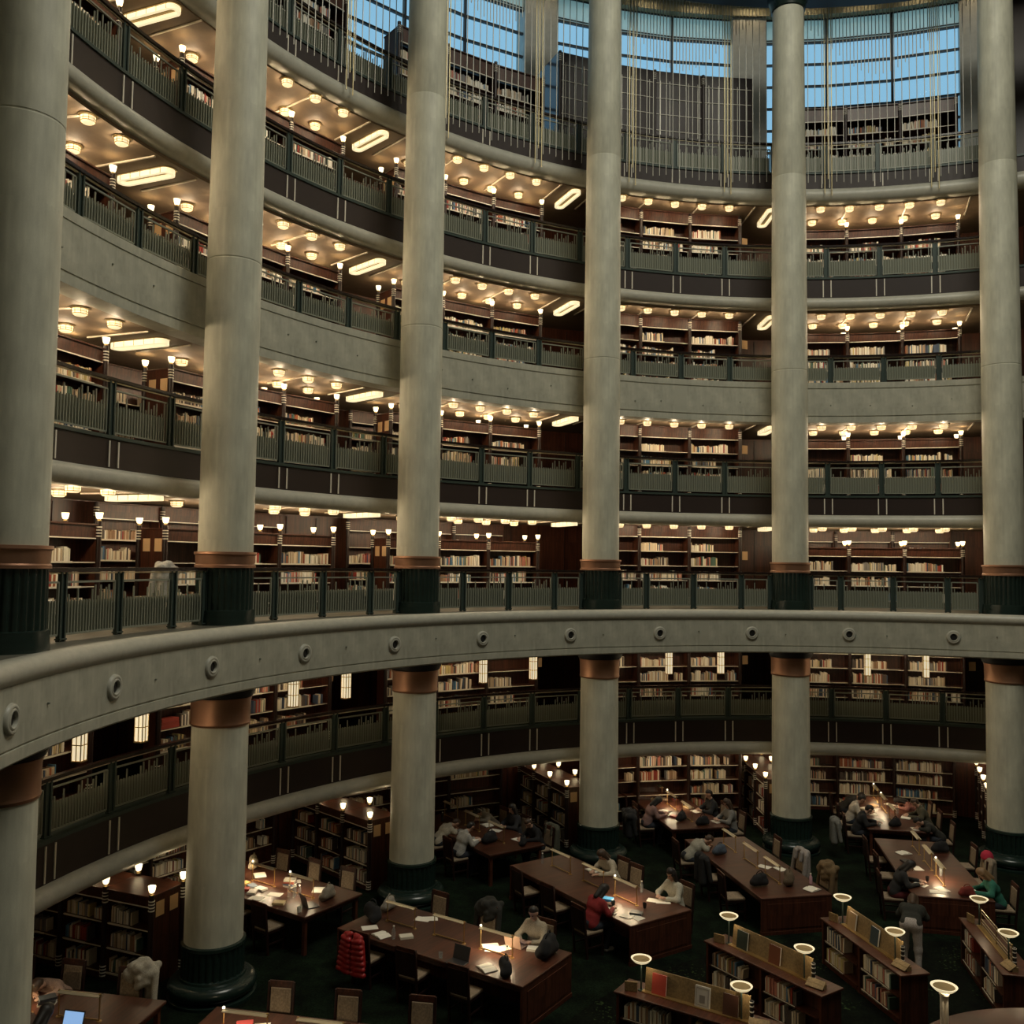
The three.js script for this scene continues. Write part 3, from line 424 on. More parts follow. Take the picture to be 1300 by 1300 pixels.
{
  const l = 0.68, h = 0.36, brassG = merge([bx(0.014, h, 0.014, 0, h / 2, -l / 2), bx(0.014, h, 0.014, 0, h / 2, l / 2), bx(0.02, 0.014, l, 0, 0.02, 0), cy(0.035, 0.04, 0.012, 0, 0.006, -l / 2, 14), cy(0.035, 0.04, 0.012, 0, 0.006, l / 2, 14), cy(0.018, 0.018, 0.05, 0, h + 0.01, -l / 2, 10), cy(0.018, 0.018, 0.05, 0, h + 0.01, l / 2, 10)]);
  const shade = merge([bx(0.055, 0.012, l + 0.02, -0.028, h + 0.012, 0, 0, 0, 0.35), bx(0.055, 0.012, l + 0.02, 0.028, h + 0.012, 0, 0, 0, -0.35), bx(0.014, 0.012, l + 0.03, 0, h + 0.026, 0)]), strip = bx(0.03, 0.006, l - 0.08, 0, h - 0.006, 0), bulb = new THREE.SphereGeometry(0.022, 10, 8).translate(0, h + 0.045, -l / 2);
  for (const { B, outer, nm } of TAB) (outer ? [14.4, 15.55, 16.65] : [9.52, 10.57, 11.72]).forEach((r, i) => {
    const lit = LIT[`${B.b}${outer ? 'o' : 'i'}${i}`], g = grp('desk_lamp', `${lit ? 'lit' : 'unlit'} brass framed bar lamp, ${['hall side', 'middle', 'wall side'][i]} of the ${nm}`, 'desk lamp', `desk lamps on the ${nm}`, P(r, B.c, 0.76), -rad(B.c));
    mesh('frame', brassG, M.brass, g); mesh('shade', shade, M.brassPale, g); mesh('tube', strip, lit ? M.glowDesk : M.pale, g);
    if (lit) { mesh('finial_bulb', bulb, M.glowDesk, g); for (const z of [-0.2, 0.2]) { const s = new THREE.RectAreaLight(WARM2, LAMP.desk * lit, 0.03, 0.28); s.position.set(0, h - 0.014, z); s.rotation.x = -Math.PI / 2; g.add(s); } }
  });
}
const chairParts = (() => {
  return { legs: [[-1, 1], [1, 1]].map(([s]) => bx(0.035, 0.42, 0.035, s * 0.2, 0.21, 0.2)), rear: [-1, 1].map((s) => bx(0.035, 1.0, 0.04, s * 0.2, 0.49, -0.22, -0.09)), rail: rb(0.4, 0.1, 0.03, 0, 0.955, -0.262, 0.01, -0.09), rail2: bx(0.36, 0.03, 0.02, 0, 0.52, -0.222, -0.09), panel: bx(0.37, 0.42, 0.012, 0, 0.72, -0.262, -0.09), frame: merge([bx(0.42, 0.045, 0.42, 0, 0.42, 0), bx(0.025, 0.025, 0.38, -0.2, 0.2, 0), bx(0.025, 0.025, 0.38, 0.2, 0.2, 0)]), seat: rb(0.42, 0.055, 0.42, 0, 0.465, 0.01, 0.02), back: rb(0.34, 0.37, 0.04, 0, 0.72, -0.238, 0.015, -0.09) };
})();
let chair0 = null;
function chair(b, r, t, i, used, turn = 0) {
  const B = BAYS[b], side = Math.sign(t), p = at(B.c, r, t), ry = faceRy(B.c, side) + turn, nm = `${r > 13 ? 'outer' : 'inner'} table, ${B.name}`, label = `${used ? 'occupied' : 'empty'} beige padded chair, ${['hall end', 'middle', 'wall end'][i]}, ${side > 0 ? 'clockwise' : 'counterclockwise'} side, ${nm}`, group = `chairs of the ${nm}`;
  if (chair0) return clone(chair0, label, group, p, ry);
  chair0 = grp('reading_chair', label, 'chair', group, p, ry);
  mesh('seat', chairParts.seat, M.beige, chair0); mesh('backrest', chairParts.back, M.beige, chair0); mesh('seat_frame', chairParts.frame, M.woodDark, chair0); mesh('back_rail', chairParts.rail, M.wood, chair0); mesh('lower_back_rail', chairParts.rail2, M.woodDark, chair0); mesh('back_panel', chairParts.panel, M.woodDark, chair0);
  for (const g of [...chairParts.legs, ...chairParts.rear]) mesh('leg', g, M.woodDark, chair0);
  return chair0;
}
const SEATS = [];
for (const { B, outer } of TAB) for (const s of [-1, 1]) (outer ? [14.3, 15.3, 16.35] : [9.45, 10.6, 11.75]).forEach((r, i) => SEATS.push([B.b, r, s, i, outer]));
const OCC = new Map();   // key bay+outer+side+i -> radius and distance of an occupied chair
const key = (b, o, s, i) => `${b}${o}${s}${i}`;

// ---------------------------------------------------------------- bodies from smooth distance fields
function field(bones, k, c, half, res) {
  const mc = new MarchingCubes(res, M.black, false, false, 90000); mc.isolation = 0; const f = mc.field, hs = res / 2;
  for (let z = 0; z < res; z++) for (let y = 0; y < res; y++) for (let x = 0; x < res; x++) {
    const px = c[0] + (x - hs) / hs * half, py = c[1] + (y - hs) / hs * half, pz = c[2] + (z - hs) / hs * half; let d = 1e3;
    for (const [ax, ay, az, bx_, by, bz, ra, rb_] of bones) {
      const ux = bx_ - ax, uy = by - ay, uz = bz - az, wx = px - ax, wy = py - ay, wz = pz - az, l2 = ux * ux + uy * uy + uz * uz + 1e-9; let t = (wx * ux + wy * uy + wz * uz) / l2; t = t < 0 ? 0 : t > 1 ? 1 : t;
      const e = Math.hypot(wx - ux * t, wy - uy * t, wz - uz * t) - (ra + (rb_ - ra) * t); const h = Math.max(k - Math.abs(d - e), 0) / k; d = Math.min(d, e) - h * h * k * 0.25;
    }
    f[x + y * res + z * res * res] = -d;
  }
  mc.update(); const n = mc.count, pos = mc.positionArray.slice(0, n * 3); for (let i = 0; i < n; i++) for (let j = 0; j < 3; j++) pos[3 * i + j] = c[j] + pos[3 * i + j] * half;
  let g = new THREE.BufferGeometry(); g.setAttribute('position', new THREE.BufferAttribute(pos, 3)); g = mergeVertices(g, 1e-4); g.computeVertexNormals(); g.setAttribute('uv', new THREE.BufferAttribute(new Float32Array(g.attributes.position.count * 2), 2)); return uvm(g, 2);
}
function body(kind) {
  const J = {}, add = (a, b, s = 1) => a.map((v, i) => v + b[i] * s);
  const lean = { write: 0.42, read: 0.16, low: 0.85, stand: 1.15 }[kind], tilt = { write: 0.45, read: 0.28, low: 0.5, stand: 0.2 }[kind];
  const hip = kind === 'stand' ? [0, 0.93, 0] : [0, 0.58, 0], d = [0, Math.cos(lean), Math.sin(lean)], dh = [0, Math.cos(lean + tilt), Math.sin(lean + tilt)];
  const belly = add(hip, d, 0.14), chest = add(hip, d, 0.32), neck = add(hip, d, 0.49), headBase = add(neck, dh, 0.08), head = add(neck, dh, 0.19), fwd = [0, -dh[2], dh[1]];
  const sides = [-1, 1], arm = {}, leg = {};
  for (const s of sides) {
    const sh = add(add(hip, d, 0.43), [s * 0.17, 0, 0]);
    const wr = kind === 'stand' ? [s * 0.16, 0.86, 0.62] : kind === 'read' ? [s * 0.12, 0.82, 0.40] : [s * 0.13 + 0.02, 0.80, 0.5 + (s > 0 ? 0.06 : 0)], el = kind === 'stand' ? [s * 0.24, 0.95, 0.42] : [s * 0.28, 0.80, kind === 'low' ? 0.38 : 0.24];
    arm[s] = [sh, el, wr];
    leg[s] = kind === 'stand' ? [[s * 0.1, 0.9, 0], [s * 0.12, 0.48, 0.03 + s * 0.03], [s * 0.13, 0.09, -0.02 + s * 0.05], [s * 0.15, 0.04, 0.13 + s * 0.05]] : [[s * 0.1, 0.54, 0.02], [s * 0.13, 0.53, 0.42], [s * 0.12, 0.09, 0.38 + s * 0.06], [s * 0.13, 0.04, 0.52 + s * 0.06]];
  }
  const bone = (a, b, ra, rb_) => [...a, ...b, ra, rb_];
  const wide = (p, w) => [add(p, [-w, 0, 0]), add(p, [w, 0, 0])];
  const torso = (e) => [bone(...wide(hip, 0.08), 0.115 + e, 0.115 + e), bone(...wide(belly, 0.07), 0.105 + e, 0.105 + e), bone(...wide(chest, 0.09), 0.115 + e, 0.115 + e), bone(...wide(add(hip, d, 0.43), 0.13), 0.07 + e, 0.07 + e)];
  const arms = (e, end = 1) => sides.flatMap((s) => [bone(arm[s][0], arm[s][1], 0.052 + e, 0.042 + e), bone(arm[s][1], arm[s][1].map((v, i) => v + (arm[s][2][i] - v) * end), 0.041 + e, 0.03 + e)]);
  const legs = (e) => sides.flatMap((s) => [bone(leg[s][0], leg[s][1], 0.085 + e, 0.06 + e), bone(leg[s][1], leg[s][2], 0.056 + e, 0.04 + e)]);
  const feet = (e) => sides.map((s) => bone(leg[s][2].map((v, i) => (i === 1 ? 0.045 : v)), leg[s][3], 0.04 + e, 0.034 + e));
  const at3 = (p, f, u, x) => [p[0] + x, p[1] + fwd[1] * f + dh[1] * u, p[2] + fwd[2] * f + dh[2] * u];
  const headB = [bone(at3(head, -0.01, 0.02, 0), at3(head, -0.005, 0.035, 0), 0.085, 0.082), bone(at3(head, 0.015, -0.05, 0), at3(head, 0.03, -0.075, 0), 0.06, 0.042), bone(neck, headBase, 0.055, 0.05), bone(at3(head, 0.075, 0.0, 0), at3(head, 0.1, -0.03, 0), 0.012, 0.016), ...sides.map((s) => bone(at3(head, -0.005, -0.01, s * 0.082), at3(head, -0.01, 0.02, s * 0.086), 0.014, 0.016)), bone(at3(head, 0.066, -0.062, -0.02), at3(head, 0.066, -0.062, 0.02), 0.01, 0.01)];
  const hand = (s) => { const w = arm[s][2], e = arm[s][1], l = Math.hypot(...w.map((v, i) => v - e[i])), f = w.map((v, i) => (v - e[i]) / l), sx = [f[2], 0, -f[0]]; const pt = (a, x, y) => [w[0] + f[0] * a + sx[0] * x, w[1] + f[1] * a + y, w[2] + f[2] * a + sx[2] * x]; const out = [bone(w, pt(0.07, 0, 0), 0.026, 0.03), bone(pt(0.06, -0.02, 0), pt(0.06, 0.02, 0), 0.02, 0.02)]; [-0.03, -0.01, 0.01, 0.03].forEach((x, i) => { const n = [0.062, 0.075, 0.078, 0.066][i]; out.push(bone(pt(0.075, x, 0), pt(0.075 + n * 0.55, x * 1.15, 0.002), 0.0095, 0.009), bone(pt(0.075 + n * 0.55, x * 1.15, 0.002), pt(0.075 + n, x * 1.2, -0.018), 0.009, 0.008)); }); out.push(bone(pt(0.02, -s * 0.025, 0), pt(0.06, -s * 0.055, -0.006), 0.012, 0.01), bone(pt(0.06, -s * 0.055, -0.006), pt(0.085, -s * 0.05, -0.014), 0.01, 0.009)); return out; };
  const mid = kind === 'stand' ? [0, 0.75, 0.3] : [0, 0.65, 0.22], half = kind === 'stand' ? 0.95 : 0.78;
  const skin = merge([field([...torso(-0.02), ...arms(-0.006), ...legs(-0.012), ...feet(-0.012), ...headB.slice(2, 3)], 0.05, mid, half, 60), field(headB, 0.02, head, 0.2, 44), field(hand(-1), 0.012, add(arm[-1][2], [0, 0, 0.06]), 0.14, 44), field(hand(1), 0.012, add(arm[1][2], [0, 0, 0.06]), 0.14, 44)]);
  return {
    skin, top: field([...torso(0.008), ...arms(0.012, 0.92), bone(neck, add(neck, d, 0.03), 0.07, 0.062)], 0.06, mid, half, 60), trousers: field([...legs(0.012), bone(...wide(hip, 0.07), 0.125, 0.125)], 0.05, mid, half, 60), shoes: field(feet(0.006), 0.02, [0, 0.1, kind === 'stand' ? 0.05 : 0.45], 0.32, 44),
    hairShort: field([bone(at3(head, -0.022, 0.035, 0), at3(head, -0.012, 0.055, 0), 0.092, 0.082), bone(at3(head, -0.05, -0.03, 0), at3(head, -0.05, 0.02, 0), 0.06, 0.07)], 0.03, head, 0.24, 36),
    hairLong: field([bone(at3(head, -0.02, 0.035, 0), at3(head, -0.012, 0.055, 0), 0.096, 0.086), bone(at3(head, -0.055, 0.02, 0), at3(head, -0.07, -0.2, 0), 0.075, 0.055), ...sides.map((s) => bone(at3(head, -0.02, 0.0, s * 0.06), at3(head, -0.01, -0.18, s * 0.075), 0.045, 0.03))], 0.03, at3(head, -0.03, -0.06, 0), 0.3, 40),
    eyes: merge(sides.map((s) => new THREE.SphereGeometry(0.011, 8, 6).translate(...at3(head, 0.076, 0.006, s * 0.032)))),
  };
}
const bodies = {}; const bodyOf = (k) => (bodies[k] ??= body(k));
const SK = std(lin(0.46, 0.27, 0.19), 0.6), SK2 = std(lin(0.36, 0.20, 0.13), 0.6), HAIR = [std(lin(0.012, 0.009, 0.008), 0.5), std(lin(0.05, 0.028, 0.016), 0.5), std(lin(0.22, 0.13, 0.06), 0.55)], EYE = std(lin(0.01, 0.008, 0.008), 0.3);
const cloth = (r, g, b) => std(lin(r, g, b), 0.9, { map: clothTex });
const DARKC = cloth(0.016, 0.016, 0.018), JEANS = cloth(0.03, 0.036, 0.05), SHOE = std(lin(0.03, 0.03, 0.03), 0.6), PALESHOE = std(lin(0.4, 0.38, 0.35), 0.6);
function person(label, pos, ry, kind, topMat, o = {}) {
  const q = bodyOf(kind), g = grp('person', label, 'person', null, pos, ry); mesh('body', q.skin, o.skin ?? SK, g); mesh('top', q.top, topMat, g); mesh('trousers', q.trousers, o.trousers ?? JEANS, g); mesh('shoes', q.shoes, o.shoes ?? SHOE, g); mesh('hair', o.long ? q.hairLong : q.hairShort, o.hair ?? HAIR[0], g); mesh('eyes', q.eyes, EYE, g); return g;
}
const SEATED = [   // bay, outer, side, place, radius, distance, pose, top colour, options, label
  [1, 0, 1, 0, 9.3, 1.04, 'read', cloth(0.50, 0.42, 0.30), {}, 'man in a cream sweater reading behind a laptop at the red coat table'],
  [2, 0, -1, 0, 9.35, 1.08, 'write', cloth(0.30, 0.02, 0.022), { long: true, shoes: PALESHOE }, 'woman in a red sweater writing at the table'],
  [2, 0, 1, 2, 11.1, 1.02, 'write', cloth(0.62, 0.55, 0.43), { long: true, hair: HAIR[1] }, 'woman in a white sweater bent over an open book'],
  [2, 0, 1, 0, 9.15, 1.08, 'read', cloth(0.62, 0.58, 0.47), { long: true }, 'woman in a pale striped sweater reading loose papers'],
  [3, 0, -1, 2, 11.85, 1.05, 'low', cloth(0.42, 0.40, 0.33), { hair: HAIR[1] }, 'person in a pale hood bent low over the table'],
  [2, 1, -1, 0, 14.5, 1.05, 'write', cloth(0.46, 0.44, 0.40), {}, 'man in a pale grey sweater writing at the outer table'],
  [2, 1, -1, 1, 15.6, 1.04, 'low', cloth(0.55, 0.50, 0.40), { hair: HAIR[1] }, 'person in a cream top beside the man in grey'],
  [2, 1, 1, 2, 16.1, 1.05, 'low', cloth(0.42, 0.38, 0.32), { hair: HAIR[0] }, 'person in a pale grey top leaning on the outer table'],
  [2, 1, 1, 1, 15.1, 1.1, 'read', cloth(0.03, 0.03, 0.035), { long: true }, 'dark haired person in black at the outer table'],
  [2, 1, 1, 0, 14.0, 1.04, 'write', cloth(0.012, 0.012, 0.014), { hair: HAIR[1] }, 'person in black before an olive jacket at the outer table'],
  [3, 1, -1, 0, 14.75, 1.06, 'write', cloth(0.34, 0.2, 0.18), { long: true }, 'woman in a dusty pink top at the tall shelf table'],
  [3, 1, 1, 1, 14.95, 1.04, 'read', cloth(0.02, 0.02, 0.022), {}, 'person in black at the tall shelf table'],
  [3, 1, 1, 0, 13.95, 1.12, 'read', cloth(0.26, 0.25, 0.23), { long: true, hair: HAIR[1] }, 'woman in a grey hoodie looking up at the tall shelf table'],
  [4, 1, -1, 1, 15.0, 1.04, 'write', cloth(0.66, 0.58, 0.46), {}, 'person in a white shirt at the crowded table'],
  [4, 1, -1, 0, 13.9, 1.04, 'write', cloth(0.016, 0.016, 0.018), {}, 'person in a black jumper at the crowded table'],
  [4, 1, -1, 2, 16.2, 1.06, 'low', cloth(0.05, 0.05, 0.05), {}, 'person in charcoal bent over the crowded table'],
  [4, 1, 1, 2, 15.9, 1.04, 'low', cloth(0.38, 0.15, 0.12), { long: true }, 'person in a faded red top at the crowded table'],
  [4, 1, 1, 1, 14.95, 1.06, 'write', cloth(0.10, 0.09, 0.055), { hair: HAIR[1] }, 'person in an olive jacket at the crowded table'],
  [4, 1, 1, 0, 13.75, 1.08, 'low', cloth(0.035, 0.034, 0.026), {}, 'person in a dark olive coat at the end of the crowded table'],
  [4, 0, -1, 0, 9.15, 1.05, 'write', cloth(0.02, 0.02, 0.02), { trousers: cloth(0.12, 0.012, 0.014), long: true }, 'person in black bent over bright papers at the table'],
  [4, 0, 1, 0, 8.95, 1.05, 'write', cloth(0.03, 0.19, 0.13), { long: true, hair: HAIR[2] }, 'fair haired person in a green jacket at the table'],
  [0, 1, 1, 1, 15.45, 1.0, 'low', cloth(0.42, 0.27, 0.2), { hair: HAIR[1] }, 'person in a pale pink top at the outer fur coat table'],
  [0, 1, -1, 0, 14.45, 1.02, 'write', cloth(0.02, 0.02, 0.024), { long: true }, 'dark haired person at a laptop on the outer fur coat table'],
];
for (const [b, o, s, i, r, t, kind, mat, opt, label] of SEATED) { OCC.set(key(b, o, s, i), [r, t]); person(label, at(BAYS[b].c, r, s * (t - 0.01)), faceRy(BAYS[b].c, s), kind, mat, opt); }
person('standing person in pale grey trousers bending over a low shelf', V(1.12, 0, -6.3), Math.atan2(0.62, -0.78), 'stand', cloth(0.022, 0.024, 0.018), { trousers: cloth(0.5, 0.45, 0.42), long: true, hair: HAIR[1], shoes: PALESHOE });
for (const [b, r, s, i, o] of SEATS) { const q = OCC.get(key(b, o, s, i)); chair(b, q ? q[0] : r + rr(-0.05, 0.05), s * (q ? q[1] + 0.04 : (s < 0 ? 0.9 : 1.0) + rr(-0.03, 0.08)), i, !!q, q ? 0 : rr(-0.08, 0.08)); }

// ---------------------------------------------------------------- coats over chair backs
const onChair = (b, r, t) => [at(BAYS[b].c, r, t), faceRy(BAYS[b].c, Math.sign(t))];
{
  const rows = []; for (const s of [-1, 1]) { rows.push([s * 0.095, 0.97, -0.295, s * 0.135, 0.38, -0.30, 0.06, 0.085], [s * 0.05, 1.0, -0.28, s * 0.17, 0.97, -0.28, 0.04, 0.05], [s * 0.2, 0.9, -0.28, s * 0.235, 0.5, -0.27, 0.05, 0.05]); for (let i = 0; i < 7; i++) { const y = 0.915 - i * 0.092, w = 0.075 + 0.009 * i, x = s * (0.128 + 0.008 * i); rows.push([x - w, y - 0.012 * s, -0.335, x + w, y + 0.012 * s, -0.325, 0.047, 0.047]); } }
  const [p, ry] = onChair(1, 11.72, -1.02), m = mesh('puffer_coat', field(rows, 0.026, [0, 0.66, -0.3], 0.46, 84), std(lin(0.30, 0.012, 0.014), 0.38)); m.position.copy(p); m.rotation.y = ry; tag(m, 'red quilted puffer coat hung over a chair back', 'coat');
}
const drape = (lump, len = 0.5) => cached('drape' + lump + len, () => { const b = []; for (const s of [-1, 1]) { b.push([s * 0.05, 1.0, -0.29, s * 0.2, 0.97, -0.29, 0.06, 0.06], [s * 0.12, 0.95, -0.34, s * 0.13, 0.95 - len, -0.33, 0.09, 0.1], [s * 0.25, 0.93, -0.27, s * 0.27, 0.95 - len * 0.9, -0.2, 0.055, 0.05], [s * 0.12, 0.96, -0.22, s * 0.13, 0.8, -0.19, 0.05, 0.045]); } if (lump) for (let i = 0; i < 34; i++) { const a = i * 2.4, q = Math.sqrt((i + 0.5) / 34), x = 0.22 * q * Math.cos(a), y = 0.9 + 0.17 * q * Math.sin(a), z = rr(-0.4, -0.16); b.push([x, y, z, x + rr(-0.05, 0.05), y + rr(-0.05, 0.05), z + rr(-0.03, 0.03), 0.066, 0.058]); } return field(b, lump ? 0.06 : 0.035, [0, 0.72, -0.28], 0.46, 64); });
for (const [b, r, t, lump, mat, label] of [[0, 14.2, 1.02, 1, cloth(0.56, 0.50, 0.39), 'white fur trimmed coat heaped over a chair'], [3, 10.6, 1.02, 0, cloth(0.42, 0.38, 0.36), 'pale grey coat hung over a chair back'], [3, 9.45, 1.02, 1, cloth(0.20, 0.13, 0.06), 'brown shaggy coat hung over a chair back'], [3, 10.6, -0.9, 0, DARKC, 'black coat hung over a chair back'], [3, 14.3, -1.4, 1, DARKC, 'black coat heaped beside the woman in pink'], [2, 14.0, 1.14, 0, cloth(0.10, 0.10, 0.07), 'olive jacket hung behind the person in black'], [4, 10.6, 1.02, 0, cloth(0.34, 0.27, 0.19), 'beige coat hung on a chair near the green jacket'], [1, 10.6, 1.04, 1, cloth(0.03, 0.03, 0.026), 'black coat and bag heaped on a chair by the man in cream'], [4, 13.3, -1.35, 0, cloth(0.24, 0.24, 0.22), 'grey hooded coat on a chair at the crowded table']]) { const [p, ry] = onChair(b, r, t), m = mesh('draped_coat', drape(lump), mat); m.position.copy(p); m.rotation.y = ry; tag(m, label, 'coat'); }
{ const [p] = onChair(4, 10.65, 1.3), m = mesh('knitted_hat', lathe([[0.13, 0], [0.14, 0.04], [0.12, 0.12], [0.06, 0.18], [0.0001, 0.19]], 16), std(lin(0.42, 0.02, 0.05), 0.9)); m.position.copy(p).setY(0.99); tag(m, 'bright red hat on top of the beige coat', 'hat'); }

{ const p = P(15.0, -59.6, 6.485), ry = Math.atan2(P(1, -59.6).x, P(1, -59.6).z); clone(chair0, 'beige padded chair under a white coat behind the ring beam balustrade', 'chairs on the galleries', p, ry); const m = mesh('draped_coat', drape(1), cloth(0.6, 0.57, 0.5)); m.position.copy(p); m.rotation.y = ry; tag(m, 'white coat on a chair behind the ring beam balustrade', 'coat'); }
// ---------------------------------------------------------------- things on the tables (bay, radius, sideways)
const TY = 0.762, onTable = (m, b, r, t, turn = 0, y = TY) => { m.position.copy(at(BAYS[b].c, r, t, y)); m.rotation.y = -rad(BAYS[b].c) + turn; return m; };
const sheetG = bx(0.21, 0.003, 0.297, 0, 0.0015, 0), bookG = merge([bx(0.17, 0.006, 0.24, 0, 0.003, 0), bx(0.17, 0.006, 0.24, 0, 0.037, 0), bx(0.006, 0.04, 0.24, -0.084, 0.02, 0)]), pageG = bx(0.155, 0.03, 0.23, 0.003, 0.02, 0);
const openHalf = (s) => { const g = new THREE.BoxGeometry(0.16, 0.02, 0.24, 6, 1, 1), p = g.attributes.position; for (let i = 0; i < p.count; i++) { const u = p.getX(i) / 0.16 + 0.5, v = s > 0 ? u : 1 - u; p.setY(i, p.getY(i) + 0.012 + (p.getY(i) > 0 ? 0.018 * Math.sin(Math.PI * Math.pow(v, 0.55)) - 0.008 * v : 0)); } g.computeVertexNormals(); return g.translate(s * 0.08, 0, 0); }, openG = merge([openHalf(-1), openHalf(1)]), openCover = bx(0.34, 0.004, 0.255, 0, 0.002, 0);
const sheets = (b, r, t, label, turn = 0) => tag(onTable(mesh('paper_sheet', sheetG, M.paper), b, r, t, turn), label, 'paper', 'loose papers on the tables');
const openBook = (b, r, t, label, turn = 0) => { const g = grp('open_book', label, 'book', 'open books on the tables'); onTable(g, b, r, t, turn); mesh('pages', openG, M.paper, g); mesh('cover', openCover, M.woodDark, g); };
const shutBook = (b, r, t, c, label, turn = 0, y = TY) => { const g = grp('lying_book', label, 'book', 'books lying on the tables'); onTable(g, b, r, t, turn, y); mesh('cover', bookG, std(lin(...c), 0.55), g); mesh('pages', pageG, M.paper, g); };
const screenM = std(lin(0.1, 0.16, 0.25), 0.3, { emissive: lin(0.35, 0.6, 1), emissiveIntensity: 0.7 }), DKM = std(lin(0.02, 0.02, 0.022), 0.4), ALU = std(lin(0.5, 0.34, 0.26), 0.35, { metalness: 0.5 });
const laptop = (b, r, t, mat, label, turn, on) => { const g = grp('laptop', label, 'laptop', null); onTable(g, b, r, t, turn); mesh('keyboard_base', rb(0.34, 0.018, 0.24, 0, 0.009, 0.1, 0.006), mat, g); const l = mesh('lid', rb(0.34, 0.235, 0.012, 0, 0.128, -0.045, 0.005, -0.28), mat, g); mesh('display', bx(0.31, 0.2, 0.004, 0, 0.128, -0.037, -0.28), on ? screenM : DKM, l); };
const bottleG = lathe([[0.0001, 0], [0.034, 0], [0.036, 0.02], [0.036, 0.15], [0.016, 0.19], [0.014, 0.22]], 14), capG = cy(0.017, 0.017, 0.02, 0, 0.228, 0, 12);
const bottle = (b, r, t, label, mat = M.clear, capM = M.paper) => { const g = grp('water_bottle', label, 'bottle', 'bottles on the tables'); onTable(g, b, r, t); mesh('bottle_body', bottleG, mat, g); mesh('cap', capG, capM, g); };
const cupG = sharp(lathe([[0.0001, 0], [0.03, 0], [0.042, 0.1], [0.038, 0.1], [0.028, 0.008], [0.0001, 0.008]], 16), 0.6), cup = (b, r, t, label, mat) => { const m = mesh('cup', cupG, mat); onTable(m, b, r, t); tag(m, label, 'cup', 'cups on the tables'); };
const bagG = () => cached('bag', () => field([[-0.13, 0.09, 0, 0.13, 0.09, 0, 0.085, 0.085], [-0.1, 0.17, 0.01, 0.1, 0.16, -0.01, 0.07, 0.08], [-0.14, 0.06, -0.06, 0.14, 0.06, 0.05, 0.06, 0.06], [0.05, 0.2, 0, 0.12, 0.19, 0.02, 0.05, 0.04]], 0.05, [0, 0.12, 0], 0.3, 40));
const strapG = tube([[-0.1, 0.2, 0], [-0.07, 0.29, 0.02], [0.05, 0.3, 0.01], [0.11, 0.2, 0]], 0.01, 16, 6);
const bag = (b, r, t, mat, label, turn = 0, s = 1) => { const g = grp('bag', label, 'bag', null); onTable(g, b, r, t, turn); g.scale.setScalar(s); mesh('bag_body', bagG(), mat, g).position.y = 0.016; mesh('handle', strapG, mat, g).position.y = 0.016; };
const phone = (b, r, t, label, w = 0.08, l = 0.16) => { const m = mesh('tablet_device', rb(w, 0.01, l, 0, 0.005, 0, 0.004), DKM); onTable(m, b, r, t, 0.4); tag(m, label, 'device', 'phones and tablets on the tables'); };
// red coat table
sheets(1, 12.1, -0.45, 'blank sheet near the wall end of the red coat table', 0.9); openBook(1, 11.68, -0.6, 'thick open book beside the red coat', 1.3); shutBook(1, 11.25, -0.4, [0.62, 0.58, 0.48], 'pale closed book on the red coat table', 0.9); bottle(1, 11.4, -0.58, 'small clear bottle beside the pale closed book'); sheets(1, 11.55, 0.45, 'papers on the far edge of the red coat table', 0.3); sheets(1, 11.45, 0.55, 'papers on the far edge of the red coat table', 0.7);
laptop(1, 9.4, 0.38, ALU, 'open copper coloured laptop before the man in cream', Math.PI / 2, true); openBook(1, 9.3, -0.6, 'open notebook beside a black bag', 1.1); bag(1, 8.92, -0.6, DARKC, 'black handbag at the hall end of the red coat table', 0.8); bag(1, 8.72, 0.42, DARKC, 'large black backpack before the man in cream', 0.2, 1.35); shutBook(1, 9.05, 0.5, [0.6, 0.58, 0.52], 'white notebook by the large black backpack', 0.4); [[9.65, 0.1], [9.78, 0.2], [9.55, 0.22]].forEach(([r, t], i) => sheets(1, r, t, 'papers under the lit lamp of the red coat table', 0.5 + i * 0.3)); laptop(1, 9.85, -0.62, DKM, 'black tablet propped on the red coat table', -Math.PI / 2, false); cup(1, 10.2, -0.72, 'clear cup beside the propped tablet', M.clear); bottle(1, 9.22, -0.1, 'bottle beside the lit lamp of the red coat table', M.clear, DKM);
bag(1, 12.3, -0.15, DARKC, 'black bag at the wall end of the red coat table', 1.2, 1.2); bag(1, 12.4, 0.42, cloth(0.4, 0.36, 0.3), 'pale patterned scarf heap on the red coat table', 0.3, 0.95);
// red sweater table
shutBook(2, 9.75, -0.3, [0.06, 0.30, 0.62], 'bright blue book before the woman in red', 0.5); cup(2, 9.42, -0.42, 'dark cup before the woman in red', std(lin(0.02, 0.04, 0.035), 0.3)); sheets(2, 9.32, -0.62, 'paper under the hands of the woman in red', 0.2); phone(2, 9.12, -0.7, 'black phone near the woman in red'); phone(2, 8.85, -0.55, 'dark tablet at the corner of the red sweater table', 0.18, 0.25); shutBook(2, 8.85, -0.3, [0.02, 0.022, 0.026], 'black closed folder on the red sweater table', 0.6); sheets(2, 8.72, -0.42, 'loose paper by the black folder', 0.1); sheets(2, 9.2, 0.5, 'papers before the woman in stripes', 0.6); sheets(2, 9.05, 0.6, 'papers before the woman in stripes', 0.9); bottle(2, 9.7, 0.6, 'clear bottle near the woman in stripes'); cup(2, 9.0, 0.05, 'dark cup at the lit lamp of the red sweater table', DKM); openBook(2, 11.3, 0.58, 'open book before the woman in the white sweater', Math.PI / 2); bottle(2, 12.3, -0.1, 'clear bottle at the wall end of the red sweater table');
